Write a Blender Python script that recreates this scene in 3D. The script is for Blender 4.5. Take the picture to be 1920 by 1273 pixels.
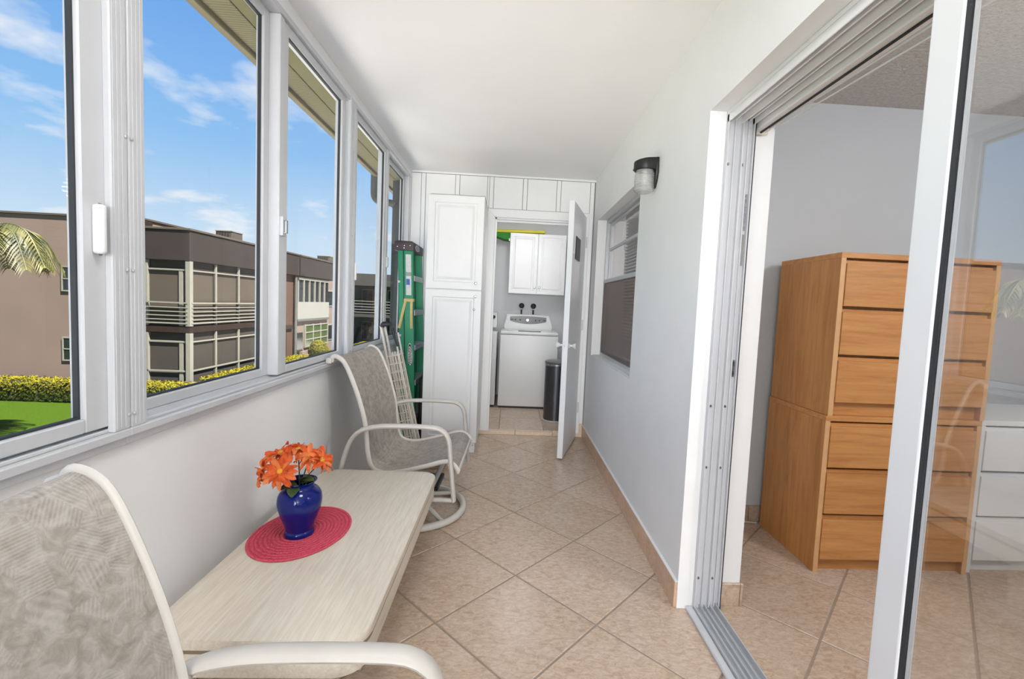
import bpy, bmesh, math, random
from mathutils import Vector, Matrix

# ------------------------------------------------------------------ clear
for _o in list(bpy.data.objects):
    bpy.data.objects.remove(_o)
SC = bpy.context.scene
COL = SC.collection
R = math.radians

# ------------------------------------------------------------------ camera (on a tripod inside the porch)
_p, _y, _r = -0.0649, 0.0456, 0.0452          # pitch, yaw, roll
_f = Vector((math.sin(_y) * math.cos(_p), math.cos(_y) * math.cos(_p), math.sin(_p)))
_rt = Vector((math.cos(_y), -math.sin(_y), 0))
_up = _rt.cross(_f)
_r2 = _rt * math.cos(_r) + _up * math.sin(_r)
_u2 = -_rt * math.sin(_r) + _up * math.cos(_r)
cam_d = bpy.data.cameras.new('camera')
cam = bpy.data.objects.new('camera', cam_d)
COL.objects.link(cam)
cam.matrix_world = Matrix(((_r2.x, _u2.x, -_f.x, -0.078), (_r2.y, _u2.y, -_f.y, -2.0255),
                           (_r2.z, _u2.z, -_f.z, 1.262), (0, 0, 0, 1)))
cam_d.sensor_width = 36
cam_d.lens = 843.3165 / 1920 * 36
cam_d.shift_x = -32.4 / 1920
cam_d.shift_y = -9.59 / 1920
cam_d.clip_start = 0.02
cam_d.clip_end = 300
SC.camera = cam

# ------------------------------------------------------------------ view
SC.view_settings.view_transform = 'Standard'
SC.view_settings.look = 'None'
SC.view_settings.gamma = 1
SC.view_settings.use_curve_mapping = False
SC.view_settings.exposure = 0.58

# ------------------------------------------------------------------ world: blue sky with small clouds
W = bpy.data.worlds.new('sky')
SC.world = W
W.use_nodes = True
nt = W.node_tree
nt.nodes.clear()
def wn(t, **k):
    n = nt.nodes.new(t)
    for a, b in k.items():
        setattr(n, a, b)
    return n
tc = wn('ShaderNodeTexCoord')
sep = wn('ShaderNodeSeparateXYZ')
nt.links.new(tc.outputs['Generated'], sep.inputs[0])
rmp = wn('ShaderNodeValToRGB')
el = rmp.color_ramp.elements
el[0].position = 0.0; el[0].color = (0.68, 0.80, 0.92, 1)
el[1].position = 0.75; el[1].color = (0.12, 0.32, 0.78, 1)
for ps, c in ((0.10, (0.60, 0.77, 0.94, 1)), (0.26, (0.29, 0.56, 0.92, 1)), (0.45, (0.15, 0.39, 0.86, 1))):
    e = el.new(ps); e.color = c
nt.links.new(sep.outputs['Z'], rmp.inputs[0])
add = wn('ShaderNodeMath', operation='ADD'); add.inputs[1].default_value = 0.16
nt.links.new(sep.outputs['Z'], add.inputs[0])
dvx = wn('ShaderNodeMath', operation='DIVIDE'); dvy = wn('ShaderNodeMath', operation='DIVIDE')
nt.links.new(sep.outputs['X'], dvx.inputs[0]); nt.links.new(add.outputs[0], dvx.inputs[1])
nt.links.new(sep.outputs['Y'], dvy.inputs[0]); nt.links.new(add.outputs[0], dvy.inputs[1])
cmb = wn('ShaderNodeCombineXYZ')
nt.links.new(dvx.outputs[0], cmb.inputs[0]); nt.links.new(dvy.outputs[0], cmb.inputs[1])
cmb.inputs[2].default_value = 3.7
nz = wn('ShaderNodeTexNoise'); nz.inputs['Scale'].default_value = 2.3; nz.inputs['Detail'].default_value = 7; nz.inputs['Roughness'].default_value = 0.52
nt.links.new(cmb.outputs[0], nz.inputs['Vector'])
cr = wn('ShaderNodeValToRGB')
cr.color_ramp.elements[0].position = 0.565; cr.color_ramp.elements[0].color = (0, 0, 0, 1)
cr.color_ramp.elements[1].position = 0.70; cr.color_ramp.elements[1].color = (0.9, 0.9, 0.9, 1)
nt.links.new(nz.outputs[0], cr.inputs[0])
mx = wn('ShaderNodeMixRGB'); mx.inputs[2].default_value = (0.90, 0.93, 0.97, 1)
nt.links.new(cr.outputs[0], mx.inputs[0]); nt.links.new(rmp.outputs[0], mx.inputs[1])
bg = wn('ShaderNodeBackground'); bg.inputs['Strength'].default_value = 0.665
nt.links.new(mx.outputs[0], bg.inputs[0])
wo = wn('ShaderNodeOutputWorld')
nt.links.new(bg.outputs[0], wo.inputs[0])

# ------------------------------------------------------------------ sun and added fill lights
def light(name, typ, loc, energy, color=(1, 1, 1), direction=None, **k):
    d = bpy.data.lights.new(name, typ)
    d.energy = energy; d.color = color
    for a, b in k.items():
        setattr(d, a, b)
    o = bpy.data.objects.new(name, d)
    COL.objects.link(o); o.location = loc
    if direction:
        o.rotation_euler = Vector(direction).to_track_quat('-Z', 'Y').to_euler()
    return o
light('sun', 'SUN', (6, -4, 14), 15.5, (1.0, 0.95, 0.87), (-0.46, 0.30, -0.84), angle=0.009)
# added area fill in front of the closed porch end, behind the camera
light('porch_end_fill', 'AREA', (-0.18, -6.9, 1.45), 100, (0.97, 0.985, 1.0), (0, 1, 0.02), shape='RECTANGLE', size=1.6, size_y=2.1)
# added flash-like spot beside the camera, brightens the far end
light('added_flash_fill', 'SPOT', (-0.10, -2.15, 1.30), 60, (0.98, 0.985, 1.0), (0.02, 3.6, 0.55), spot_size=R(64), spot_blend=1.0, shadow_soft_size=0.06)
light('porch_top_fill', 'AREA', (-0.18, -1.35, 2.405), 8, (0.96, 0.98, 1.0), (0, 0, -1), shape='DISK', size=0.5)  # invented overhead fill for the porch, no fixture
light('bedroom_fill', 'POINT', (2.3, -1.6, 2.15), 38, (0.98, 0.985, 1.0), shadow_soft_size=0.16)  # added fill that brightens the bedroom
light('laundry_fill', 'POINT', (0.1, 2.65, 2.2), 9, (0.98, 0.985, 1.0), shadow_soft_size=0.1)  # added fill so the laundry is not dark
light('inner_room_fill', 'POINT', (1.8, 2.2, 2.1), 16, (1.0, 0.94, 0.88), shadow_soft_size=0.12)  # made-up light behind the small window

# ------------------------------------------------------------------ mesh helpers (world coordinates)
ORG = {}
def bx(bm, x0, x1, y0, y1, z0, z1, bev=0, seg=1, rot=None, piv=None):
    v = [bm.verts.new((x, y, z)) for z in (z0, z1) for y in (y0, y1) for x in (x0, x1)]
    fs = [bm.faces.new([v[i] for i in q]) for q in ((0, 2, 3, 1), (4, 5, 7, 6), (0, 1, 5, 4), (2, 6, 7, 3), (0, 4, 6, 2), (1, 3, 7, 5))]
    if bev:
        es = list({e for f in fs for e in f.edges})
        r = bmesh.ops.bevel(bm, geom=es, offset=bev, segments=seg, profile=0.5, affect='EDGES')
        v = list({q for f in r['faces'] for q in f.verts})
    if rot is not None:
        bmesh.ops.rotate(bm, verts=v, cent=piv, matrix=rot)
    return v
def box(*a, **k):
    bm = bmesh.new(); bx(bm, *a, **k); return bm
def prism(bm, pts, z0, z1, axis='z', bev=0, seg=2):
    """extrude a closed 2-D outline; axis names the extrusion direction"""
    def P(a, b, c):
        return {'z': (a, b, c), 'y': (a, c, b), 'x': (c, a, b)}[axis]
    lo = [bm.verts.new(P(a, b, z0)) for a, b in pts]
    hi = [bm.verts.new(P(a, b, z1)) for a, b in pts]
    n = len(pts)
    fl = bm.faces.new(lo[::-1]); fh = bm.faces.new(hi)
    sides = [bm.faces.new((lo[i], lo[(i + 1) % n], hi[(i + 1) % n], hi[i])) for i in range(n)]
    if bev:
        bmesh.ops.bevel(bm, geom=list(fh.edges) + list(fl.edges), offset=bev, segments=seg, profile=0.5, affect='EDGES')
    return sides
def rrect(cx, cy, w, h, r, n=6):
    pts = []
    for sx, sy, a0 in ((1, 1, 0), (-1, 1, 90), (-1, -1, 180), (1, -1, 270)):
        for i in range(n + 1):
            a = R(a0 + 90 * i / n)
            pts.append((cx + sx * (w / 2 - r) + r * math.cos(a), cy + sy * (h / 2 - r) + r * math.sin(a)))
    return pts
def spl(pts, k=6, closed=False):
    P = [Vector(p) for p in pts]
    n = len(P); out = []
    rng = range(n) if closed else range(n - 1)
    for i in rng:
        if closed:
            a, b, c, d = P[(i - 1) % n], P[i], P[(i + 1) % n], P[(i + 2) % n]
        else:
            a, b, c, d = P[max(i - 1, 0)], P[i], P[i + 1], P[min(i + 2, n - 1)]
        for j in range(k):
            t = j / k
            out.append(0.5 * ((2 * b) + (c - a) * t + (2 * a - 5 * b + 4 * c - d) * t * t + (3 * b - a - 3 * c + d) * t ** 3))
    if not closed:
        out.append(P[-1])
    return out
def fillet(pts, r, k=5, closed=False):
    """round the corners of a polyline"""
    P = [Vector(p) for p in pts]; n = len(P); out = []
    for i in range(n):
        if not closed and i in (0, n - 1):
            out.append(P[i]); continue
        a, b, c = P[i - 1], P[i], P[(i + 1) % n]
        ra = min(r, (a - b).length * 0.48); rc = min(r, (c - b).length * 0.48)
        p, q = b + (a - b).normalized() * ra, b + (c - b).normalized() * rc
        for j in range(k + 1):
            t = j / k
            out.append(p * (1 - t) ** 2 + b * 2 * t * (1 - t) + q * t * t)
    return out
def tube(bm, pts, r, r2=None, n=8, closed=False, side=None, caps=True):
    """sweep an ellipse: r across the side vector's normal, r2 along the side vector"""
    P = [Vector(p) for p in pts]; m = len(P); r2 = r if r2 is None else r2
    rings = []; ref = Vector(side) if side else None
    prev = None
    for i in range(m):
        if closed:
            t = P[(i + 1) % m] - P[i - 1]
        else:
            t = P[min(i + 1, m - 1)] - P[max(i - 1, 0)]
        t.normalize()
        if ref is not None:
            s = ref - t * ref.dot(t)
        else:
            if prev is None:
                prev = Vector((0, 0, 1)) if abs(t.z) < 0.9 else Vector((1, 0, 0))
            s = prev - t * prev.dot(t)
        s.normalize(); prev = s
        u = t.cross(s)
        rr = r[i] if isinstance(r, (list, tuple)) else r
        rr2 = r2[i] if isinstance(r2, (list, tuple)) else r2
        rings.append([bm.verts.new(P[i] + u * rr * math.cos(2 * math.pi * k / n) + s * rr2 * math.sin(2 * math.pi * k / n)) for k in range(n)])
    for i in range(m if closed else m - 1):
        a, b = rings[i], rings[(i + 1) % m]
        for k in range(n):
            bm.faces.new((a[k], a[(k + 1) % n], b[(k + 1) % n], b[k]))
    if caps and not closed:
        bm.faces.new(rings[0][::-1]); bm.faces.new(rings[-1])
def cyl(bm, p, q, r, n=10):
    tube(bm, [p, q], r, n=n)
def lathe(bm, prof, c, n=24, mat=None):
    """prof: (radius, height) from bottom to top round a vertical axis at c"""
    rings = []
    for r, z in prof:
        if r < 1e-6:
            rings.append([bm.verts.new((c[0], c[1], c[2] + z))])
        else:
            rings.append([bm.verts.new((c[0] + r * math.cos(2 * math.pi * k / n), c[1] + r * math.sin(2 * math.pi * k / n), c[2] + z)) for k in range(n)])
    for a, b in zip(rings, rings[1:]):
        for k in range(n):
            if len(a) == 1 and len(b) == 1: continue
            if len(a) == 1: bm.faces.new((a[0], b[(k + 1) % n], b[k]))
            elif len(b) == 1: bm.faces.new((a[k], a[(k + 1) % n], b[0]))
            else: bm.faces.new((a[k], a[(k + 1) % n], b[(k + 1) % n], b[k]))
def knob_y(bm, x, y, z, prof, n=14):
    """lathe whose axis points to -Y from (x, y, z); prof (radius, distance)"""
    b2 = bmesh.new(); lathe(b2, prof, (0, 0, 0), n)
    bmesh.ops.rotate(b2, verts=b2.verts, cent=(0, 0, 0), matrix=Matrix.Rotation(R(90), 3, 'X'))
    bmesh.ops.translate(b2, verts=b2.verts, vec=(x, y, z))
    merge(bm, b2)
def merge(bm, b2):
    me = bpy.data.meshes.new('tmp'); b2.to_mesh(me); b2.free(); bm.from_mesh(me); bpy.data.meshes.remove(me)
def panel_front(bm, x0, x1, z0, z1, y, t, prof):
    """a door leaf facing -Y whose front is nested rings (inset, depth)"""
    rings = []
    for ins, dep in prof:
        rings.append([bm.verts.new(p) for p in ((x0 + ins, y + dep, z0 + ins), (x1 - ins, y + dep, z0 + ins), (x1 - ins, y + dep, z1 - ins), (x0 + ins, y + dep, z1 - ins))])
    back = [bm.verts.new(p) for p in ((x0, y + t, z0), (x1, y + t, z0), (x1, y + t, z1), (x0, y + t, z1))]
    seq = [back] + rings
    for a, b in zip(seq, seq[1:]):
        for k in range(4):
            bm.faces.new((a[k], a[(k + 1) % 4], b[(k + 1) % 4], b[k]))
    bm.faces.new(rings[-1]); bm.faces.new(back[::-1])
RAISED = [(0, 0.004), (0.004, 0), (0.058, 0), (0.064, 0.008), (0.078, 0.008), (0.098, 0.001)]
RAISED_S = [(0, 0.003), (0.003, 0), (0.042, 0), (0.047, 0.007), (0.058, 0.007), (0.074, 0.001)]

def mk(name, bm, mat, parent=None, smooth=0, fixn=True):
    if fixn:
        bmesh.ops.recalc_face_normals(bm, faces=bm.faces)
    if parent is not None:
        og = ORG[parent.name]
    else:
        xs = [v.co for v in bm.verts]
        lo = [min(v[i] for v in xs) for i in range(3)]; hi = [max(v[i] for v in xs) for i in range(3)]
        og = Vector(((lo[0] + hi[0]) / 2, (lo[1] + hi[1]) / 2, lo[2]))
    bmesh.ops.translate(bm, verts=bm.verts, vec=-og)
    me = bpy.data.meshes.new(name)
    bm.to_mesh(me); bm.free()
    me.materials.append(mat)
    if smooth:
        me.polygons.foreach_set('use_smooth', [True] * len(me.polygons))
        me.set_sharp_from_angle(angle=R(smooth))
    o = bpy.data.objects.new(name, me)
    COL.objects.link(o)
    if parent is not None:
        o.parent = parent
    else:
        o.location = og
    ORG[o.name] = og
    return o
def empty(name, loc):
    o = bpy.data.objects.new(name, None)
    o.empty_display_size = 0.1
    COL.objects.link(o); o.location = loc
    ORG[o.name] = Vector(loc)
    return o
def tag(o, label=None, cat=None, group=None, kind=None):
    if label: o['label'] = label
    if cat: o['category'] = cat
    if group: o['group'] = group
    if kind: o['kind'] = kind
    return o
def thing(name, loc, label, cat, group=None):
    return tag(empty(name, loc), label, cat, group)
def struct(name, bm, mat, smooth=0):
    return tag(mk(name, bm, mat, None, smooth), kind='structure')
def structe(name, loc=(0, 0, 0)):
    return tag(empty(name, loc), kind='structure')
def copy_tree(o, parent=None):
    c = o.copy(); COL.objects.link(c)
    if parent is not None:
        c.parent = parent
    for ch in list(o.children):
        copy_tree(ch, c)
    return c
def text_bm(s, size, depth, M4):
    """lettering as mesh, laid with the 4x4 matrix M4"""
    cu = bpy.data.curves.new('lettering', 'FONT'); cu.body = s; cu.size = size; cu.extrude = depth
    cu.align_x = 'CENTER'; cu.align_y = 'CENTER'
    ob = bpy.data.objects.new('lettering_tmp', cu); COL.objects.link(ob)
    dg = bpy.context.evaluated_depsgraph_get(); dg.update()
    me = bpy.data.meshes.new_from_object(ob.evaluated_get(dg))
    bm = bmesh.new(); bm.from_mesh(me); bpy.data.meshes.remove(me)
    bpy.data.objects.remove(ob); bpy.data.curves.remove(cu)
    bmesh.ops.transform(bm, matrix=M4, verts=bm.verts)
    return bm

# ------------------------------------------------------------------ materials
def L(v):
    return tuple(((c / 255) / 12.92 if c / 255 <= 0.04045 else ((c / 255 + 0.055) / 1.055) ** 2.4) for c in v) + (1,)
class N:
    def __init__(s, name):
        s.m = bpy.data.materials.new(name); s.m.use_nodes = True
        s.t = s.m.node_tree; s.b = s.t.nodes['Principled BSDF']; s.o = s.t.nodes['Material Output']
    def n(s, t, **k):
        x = s.t.nodes.new('ShaderNode' + t)
        for a, b in k.items():
            setattr(x, a, b)
        return x
    def l(s, a, b):
        s.t.links.new(a, b)
    def pos(s):
        return s.n('NewGeometry').outputs['Position']
    def objc(s):
        return s.n('TexCoord').outputs['Object']
    def mapping(s, vec, scale=(1, 1, 1), rot=(0, 0, 0), loc=(0, 0, 0)):
        m = s.n('Mapping'); m.inputs['Scale'].default_value = scale; m.inputs['Rotation'].default_value = rot; m.inputs['Location'].default_value = loc
        s.l(vec, m.inputs[0]); return m.outputs[0]
    def noise(s, vec, scale, detail=4, rough=0.55, dist=0):
        x = s.n('TexNoise'); x.inputs['Scale'].default_value = scale; x.inputs['Detail'].default_value = detail
        x.inputs['Roughness'].default_value = rough; x.inputs['Distortion'].default_value = dist
        s.l(vec, x.inputs['Vector']); return x.outputs[0]
    def ramp(s, fac, stops):
        x = s.n('ValToRGB'); e = x.color_ramp.elements
        e[0].position, e[0].color = stops[0][0], stops[0][1]
        e[1].position, e[1].color = stops[-1][0], stops[-1][1]
        for p, c in stops[1:-1]:
            q = e.new(p); q.color = c
        s.l(fac, x.inputs[0]); return x.outputs[0]
    def mix(s, fac, a, b, mode='MIX'):
        x = s.n('MixRGB', blend_type=mode)
        for i, v in ((0, fac), (1, a), (2, b)):
            if isinstance(v, (int, float)): x.inputs[i].default_value = v
            elif isinstance(v, tuple): x.inputs[i].default_value = v
            else: s.l(v, x.inputs[i])
        return x.outputs[0]
    def math(s, op, a, b=0.0):
        x = s.n('Math', operation=op)
        for i, v in ((0, a), (1, b)):
            if isinstance(v, (int, float)): x.inputs[i].default_value = v
            else: s.l(v, x.inputs[i])
        return x.outputs[0]
    def bump(s, h, strength, dist=0.01):
        x = s.n('Bump'); x.inputs['Strength'].default_value = strength; x.inputs['Distance'].default_value = dist
        s.l(h, x.inputs['Height']); s.l(x.outputs[0], s.b.inputs['Normal'])
    def col(s, c):
        if isinstance(c, tuple): s.b.inputs['Base Color'].default_value = c
        else: s.l(c, s.b.inputs['Base Color'])
    def set(s, rough=0.5, metal=0, coat=0, spec=0.5):
        s.b.inputs['Roughness'].default_value = rough; s.b.inputs['Metallic'].default_value = metal
        s.b.inputs['Coat Weight'].default_value = coat; s.b.inputs['Specular IOR Level'].default_value = spec
        return s
def sc(c, k):
    return (min(c[0] * k, 1), min(c[1] * k, 1), min(c[2] * k, 1), 1)
def plain(name, rgb, rough=0.5, metal=0, var=0.0, vs=6, bump=0, bs=60, coat=0, spec=0.5, stretch=(1, 1, 1)):
    x = N(name); c = L(rgb)
    p = x.pos()
    if var:
        x.col(x.ramp(x.noise(x.mapping(p, stretch), vs, 4), [(0.3, sc(c, 1 - var)), (0.7, sc(c, 1 + var))]))
    else:
        x.col(c)
    if bump:
        x.bump(x.noise(p, bs, 5), bump, 0.004)
    return x.set(rough, metal, coat, spec).m
m_wall = plain('painted_stucco_white', (239, 239, 239), 0.75, var=0.02, vs=3, bump=0.12, bs=45)
m_ceil = plain('painted_ceiling_white', (246, 246, 245), 0.8, var=0.015, vs=2, bump=0.08, bs=60)
m_trim = plain('gloss_trim_white', (240, 240, 240), 0.4, var=0.015, vs=5, bump=0.03, bs=30)
m_alu = plain('white_aluminium', (204, 205, 208), 0.38, var=0.02, vs=8, bump=0.02, bs=40)
m_alu2 = plain('grey_aluminium', (198, 200, 203), 0.38, metal=0.2, var=0.05, vs=20, stretch=(8, 1, 8))
m_gasket = plain('black_rubber', (48, 50, 53), 0.6, var=0.1, vs=10)
m_grey_wall = plain('bedroom_paint_grey', (205, 209, 213), 0.8, var=0.015, vs=2, bump=0.06, bs=50)
m_dark_metal = plain('dark_bronze', (52, 50, 50), 0.45, metal=0.4, var=0.15, vs=30)
m_chrome = plain('brushed_nickel', (165, 166, 168), 0.25, metal=0.9, var=0.08, vs=40)
m_cab = plain('cabinet_white_foil', (234, 234, 234), 0.38, var=0.012, vs=6)
m_cream = plain('cream_tile_edge', (226, 205, 180), 0.5, var=0.07, vs=40, bump=0.05)
m_grout = plain('grout_beige', (160, 145, 130), 0.9, var=0.08, vs=30, bump=0.2, bs=120)
x = N('popcorn_ceiling'); q = x.pos(); nn = x.noise(q, 55, 3, 0.6)
x.col(x.ramp(nn, [(0.3, L((186, 181, 175))), (0.7, L((212, 208, 202)))])); x.bump(nn, 0.9, 0.012); m_popcorn = x.set(0.9).m
# ceramic floor tile: mottled beige stone, every tile a little different
def tile_mat(name, lo, mid, hi, seed):
    x = N(name); q = x.mapping(x.pos(), (1, 1, 1), (0, 0, 0), (seed, seed, 0))
    rnd = x.n('ObjectInfo').outputs['Random']
    big = x.noise(q, 5.5, 6, 0.62, 0.5); fine = x.noise(x.mapping(q, (1, 1.9, 1), (0, 0, R(38))), 30, 7, 0.74, 0.9)
    c = x.ramp(fine, [(0.30, L(lo)), (0.5, L(mid)), (0.68, L(hi))])
    c = x.mix(x.math('MULTIPLY', big, 0.5), c, x.ramp(big, [(0.35, L((197, 168, 140))), (0.65, L((214, 196, 180)))]))
    c = x.mix(0.22, c, x.ramp(rnd, [(0, (0.62, 0.58, 0.55, 1)), (1, (1, 1, 1, 1))]), 'MULTIPLY')
    x.col(c); x.bump(fine, 0.05, 0.003)
    return x.set(0.26, spec=0.5).m
m_tile = tile_mat('beige_floor_tile', (166, 140, 118), (203, 180, 158), (226, 210, 193), 0.0)
m_tile_base = tile_mat('rose_baseboard_tile', (206, 162, 128), (224, 185, 154), (236, 206, 180), 3.0)
# window glass: clear with a weak mirror reflection, both ways alike
def glass_mat(name, tint, base, gain=1.0):
    x = N(name); x.t.nodes.remove(x.b)
    lw = x.n('LayerWeight'); lw.inputs['Blend'].default_value = 0.5
    f = x.math('ADD', x.math('MULTIPLY', x.math('POWER', lw.outputs['Facing'], 4.0), 0.9 * gain), base)
    f = x.math('MINIMUM', f, 1.0)
    tr = x.n('BsdfTransparent'); tr.inputs[0].default_value = tint
    gl = x.n('BsdfGlossy'); gl.inputs['Roughness'].default_value = 0.0; gl.inputs[0].default_value = (1, 1, 1, 1)
    ms = x.n('MixShader'); x.l(f, ms.inputs[0]); x.l(tr.outputs[0], ms.inputs[1]); x.l(gl.outputs[0], ms.inputs[2])
    x.l(ms.outputs[0], x.o.inputs['Surface'])
    return x.m
m_glass = glass_mat('clear_window_glass', (0.985, 0.99, 0.99, 1), 0.008, 0.16)
m_glass_d = glass_mat('sliding_door_glass', (0.93, 0.935, 0.935, 1), 0.13, 0.6)
m_glass_old = glass_mat('old_window_glass', (0.93, 0.93, 0.93, 1), 0.10, 0.6)
x = N('bronze_insect_screen'); x.col(L((140, 126, 122))); x.set(0.8, spec=0.1)
tr = x.n('BsdfTransparent'); ms = x.n('MixShader'); ms.inputs[0].default_value = 0.5
x.l(tr.outputs[0], ms.inputs[1]); x.l(x.b.outputs[0], ms.inputs[2]); x.l(ms.outputs[0], x.o.inputs['Surface']); m_screen = x.m

XL, XR, YB, ZC, YN = -1.04, 0.685, 2.276, 2.46, -7.0

# ================================================================== room shell
D = 0.32                                   # half the diagonal of a floor tile
bm = bmesh.new(); bx(bm, -1.06, 4.3, YN, YB, -0.12, -0.003)
floor = tag(mk('floor', bm, m_grout), kind='structure')
def clip(poly, x0, x1, y0, y1):
    for ax, lim, sgn in ((0, x0, 1), (0, x1, -1), (1, y0, 1), (1, y1, -1)):
        out = []
        for i in range(len(poly)):
            a, b = poly[i], poly[(i + 1) % len(poly)]
            da, db = (a[ax] - lim) * sgn, (b[ax] - lim) * sgn
            if da >= 0: out.append(a)
            if (da >= 0) != (db >= 0):
                t = da / (da - db); out.append((a[0] + (b[0] - a[0]) * t, a[1] + (b[1] - a[1]) * t))
        poly = out
        if len(poly) < 3: return []
    return poly
def tile_mesh(poly, z0, z1, c):
    bm = bmesh.new(); prism(bm, [(p[0] - c[0], p[1] - c[1]) for p in poly], z0, z1, 'z', 0.0025, 1)
    bmesh.ops.recalc_face_normals(bm, faces=bm.faces)
    me = bpy.data.meshes.new('tile'); bm.to_mesh(me); bm.free(); return me
def lay(parent, x0, x1, y0, y1, ox, oy, mat, z1=0.0):
    full = None; og = ORG[parent.name]
    for i in range(-30, 31):
        for j in range(-30, 31):
            if (i + j) % 2 == 0: continue
            c = (ox + i * D, oy + j * D); h = D - 0.0056
            sq = [(c[0] - h, c[1]), (c[0], c[1] - h), (c[0] + h, c[1]), (c[0], c[1] + h)]
            if not (x0 - D < c[0] < x1 + D and y0 - D < c[1] < y1 + D): continue
            pl = clip(sq, x0, x1, y0, y1)
            if len(pl) < 3: continue
            ar = abs(sum(pl[k][0] * pl[(k + 1) % len(pl)][1] - pl[(k + 1) % len(pl)][0] * pl[k][1] for k in range(len(pl)))) / 2
            if ar < 0.0002: continue
            whole = x0 < c[0] - h and c[0] + h < x1 and y0 < c[1] - h and c[1] + h < y1
            if whole and full is not None: me = full
            else:
                me = tile_mesh(pl, z1 - 0.008, z1, c)
                me.materials.append(mat)
                if whole: full = me
            o = bpy.data.objects.new('tile', me); COL.objects.link(o); o.parent = parent
            o.location = (c[0] - og.x, c[1] - og.y, -og.z)
lay(floor, -1.04, 0.752, -2.2, YB, 0.0, 0.0, m_tile)
lay(floor, 0.868, 3.16, -2.2, 0.6, 1.515, -0.07, m_tile)
# raised laundry floor
bm = bmesh.new(); bx(bm, -1.0, 1.0, YB + 0.001, 4.05, -0.05, 0.026)
floor2 = tag(mk('floor', bm, m_grout), kind='structure')
for i in range(-3, 3):
    for j in range(0, 4):
        xa, xb = max(-0.99, 0.309 + 0.445 * i + 0.003), min(0.99, 0.309 + 0.445 * (i + 1) - 0.003)
        ya, yb2 = max(2.345, 2.345 + 0.445 * j + 0.003), min(4.04, 2.345 + 0.445 * (j + 1) - 0.003)
        if xb - xa > 0.03 and yb2 - ya > 0.03:
            mk('tile', box(xa, xb, ya, yb2, 0.022, 0.031, 0.002), m_tile, floor2)
thr = [(-0.335, 0.02), (0.024, 0.385), (0.389, 0.64)]
for a, b in thr:
    mk('threshold_tile', box(a, b, YB - 0.012, YB + 0.065, 0.0, 0.033, 0.003), m_cream, floor2)

# ceilings
struct('ceiling', box(-1.12, 0.83, YN, YB + 0.1, ZC, ZC + 0.2), m_ceil)
struct('ceiling', box(0.83, 4.3, YN, 0.7, 2.51, 2.66), m_popcorn)
struct('ceiling', box(-1.0, 1.0, YB + 0.1, 4.15, 2.41, 2.56), m_ceil)
struct('ceiling', box(0.97, 2.8, 0.7, 4.15, 2.41, 2.56), m_ceil)

# left wall under and over the windows
bm = bmesh.new(); bx(bm, -1.20, -1.05, YN, YB + 0.1, -2.85, 0.885); bx(bm, -1.125, -1.05, YN, YB + 0.1, 2.395, 2.66)
bx(bm, -1.20, -1.05, YN, -2.42, 0.885, 2.395); bx(bm, -1.125, -1.05, 2.205, YB + 0.1, 0.885, 2.395)
wall_left = struct('wall_left', bm, m_wall)
# right wall with window and sliding-door openings
DY = -0.215
bm = bmesh.new()
bx(bm, XR, 0.86, DY, 0.73, -0.1, ZC); bx(bm, 0.86, 0.97, -0.185, 0.73, -0.1, 2.55)
bx(bm, XR, 0.97, 0.73, 2.07, -0.1, 0.83); bx(bm, XR, 0.97, 0.73, 2.07, 2.055, ZC)
bx(bm, XR, 0.97, 2.07, 4.15, -0.1, ZC)
bx(bm, XR, 0.86, YN, DY, 2.065, ZC); bx(bm, 0.86, 0.97, YN, -0.185, 2.085, 2.55); bx(bm, XR, 0.97, YN, -2.75, -0.1, 2.085)
wall_right = struct('wall_right', bm, m_wall)
# plaster band that frames the sliding door
# near end wall
struct('wall_near', box(-1.2, 4.3, YN - 0.12, YN, -0.1, 2.6), m_wall)
# bedroom walls
struct('wall_bedroom_end', box(0.97, 4.3, 0.6, 0.7, -0.1, 2.52), m_grey_wall)
struct('wall_bedroom_side', box(3.16, 3.28, YN, 0.6, -0.1, 2.52), m_grey_wall)
# back wall with laundry doorway
OX0, OX1, OZ = -0.25, 0.572, 2.07
bm = bmesh.new()
bx(bm, -1.06, OX0, YB, YB + 0.1, 0, ZC); bx(bm, OX1, XR, YB, YB + 0.1, 0, ZC); bx(bm, OX0, OX1, YB, YB + 0.1, OZ, ZC)
wall_back = struct('wall_back', bm, plain('gap_shade_grey', (140, 140, 140), 0.9, var=0.05))  # backing greyed so the gaps between boards look shaded
XB = [-1.034, -0.925, -0.612, -0.295, 0.02, 0.337, 0.655]
for a, b in zip(XB, XB[1:]):
    a2, b2 = a + 0.0225 if a > -1 else a, b - 0.0225
    zb = 0.0 if b < -0.35 and b > -0.9 or b < -0.9 else 2.152
    if a < -0.35 < b: b2 = -0.336; mk('board', box(-0.332, b - 0.022, YB - 0.006, YB + 0.002, 2.152, ZC - 0.022, 0.001), m_trim, wall_back); zb = 0.0
    mk('board', box(a2, b2, YB - 0.006, YB + 0.002, zb, ZC - 0.022, 0.001), m_trim, wall_back)
for xb in (-0.925, -0.612, -0.295, 0.02, 0.337, 0.655):
    zb = 0.0 if xb < -0.35 else (2.152 if xb < 0.6 else 0.115)
    mk('batten', box(xb - 0.018, xb + 0.018, YB - 0.009, YB + 0.002, zb, ZC - 0.022, 0.0015), m_trim, wall_back)
mk('top_strip', box(-1.033, XR, YB - 0.012, YB + 0.002, ZC - 0.018, ZC, 0.002), m_trim, wall_back)
# laundry walls
m_laundry = plain('laundry_paint', (222, 223, 224), 0.7, var=0.015, vs=3, bump=0.05, bs=40)
struct('wall_laundry_back', box(-1.1, 1.0, 4.05, 4.15, -0.1, 2.45), m_laundry)
struct('wall_laundry_left', box(-1.1, -1.0, YB + 0.1, 4.05, -0.1, 2.45), m_laundry)
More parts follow.
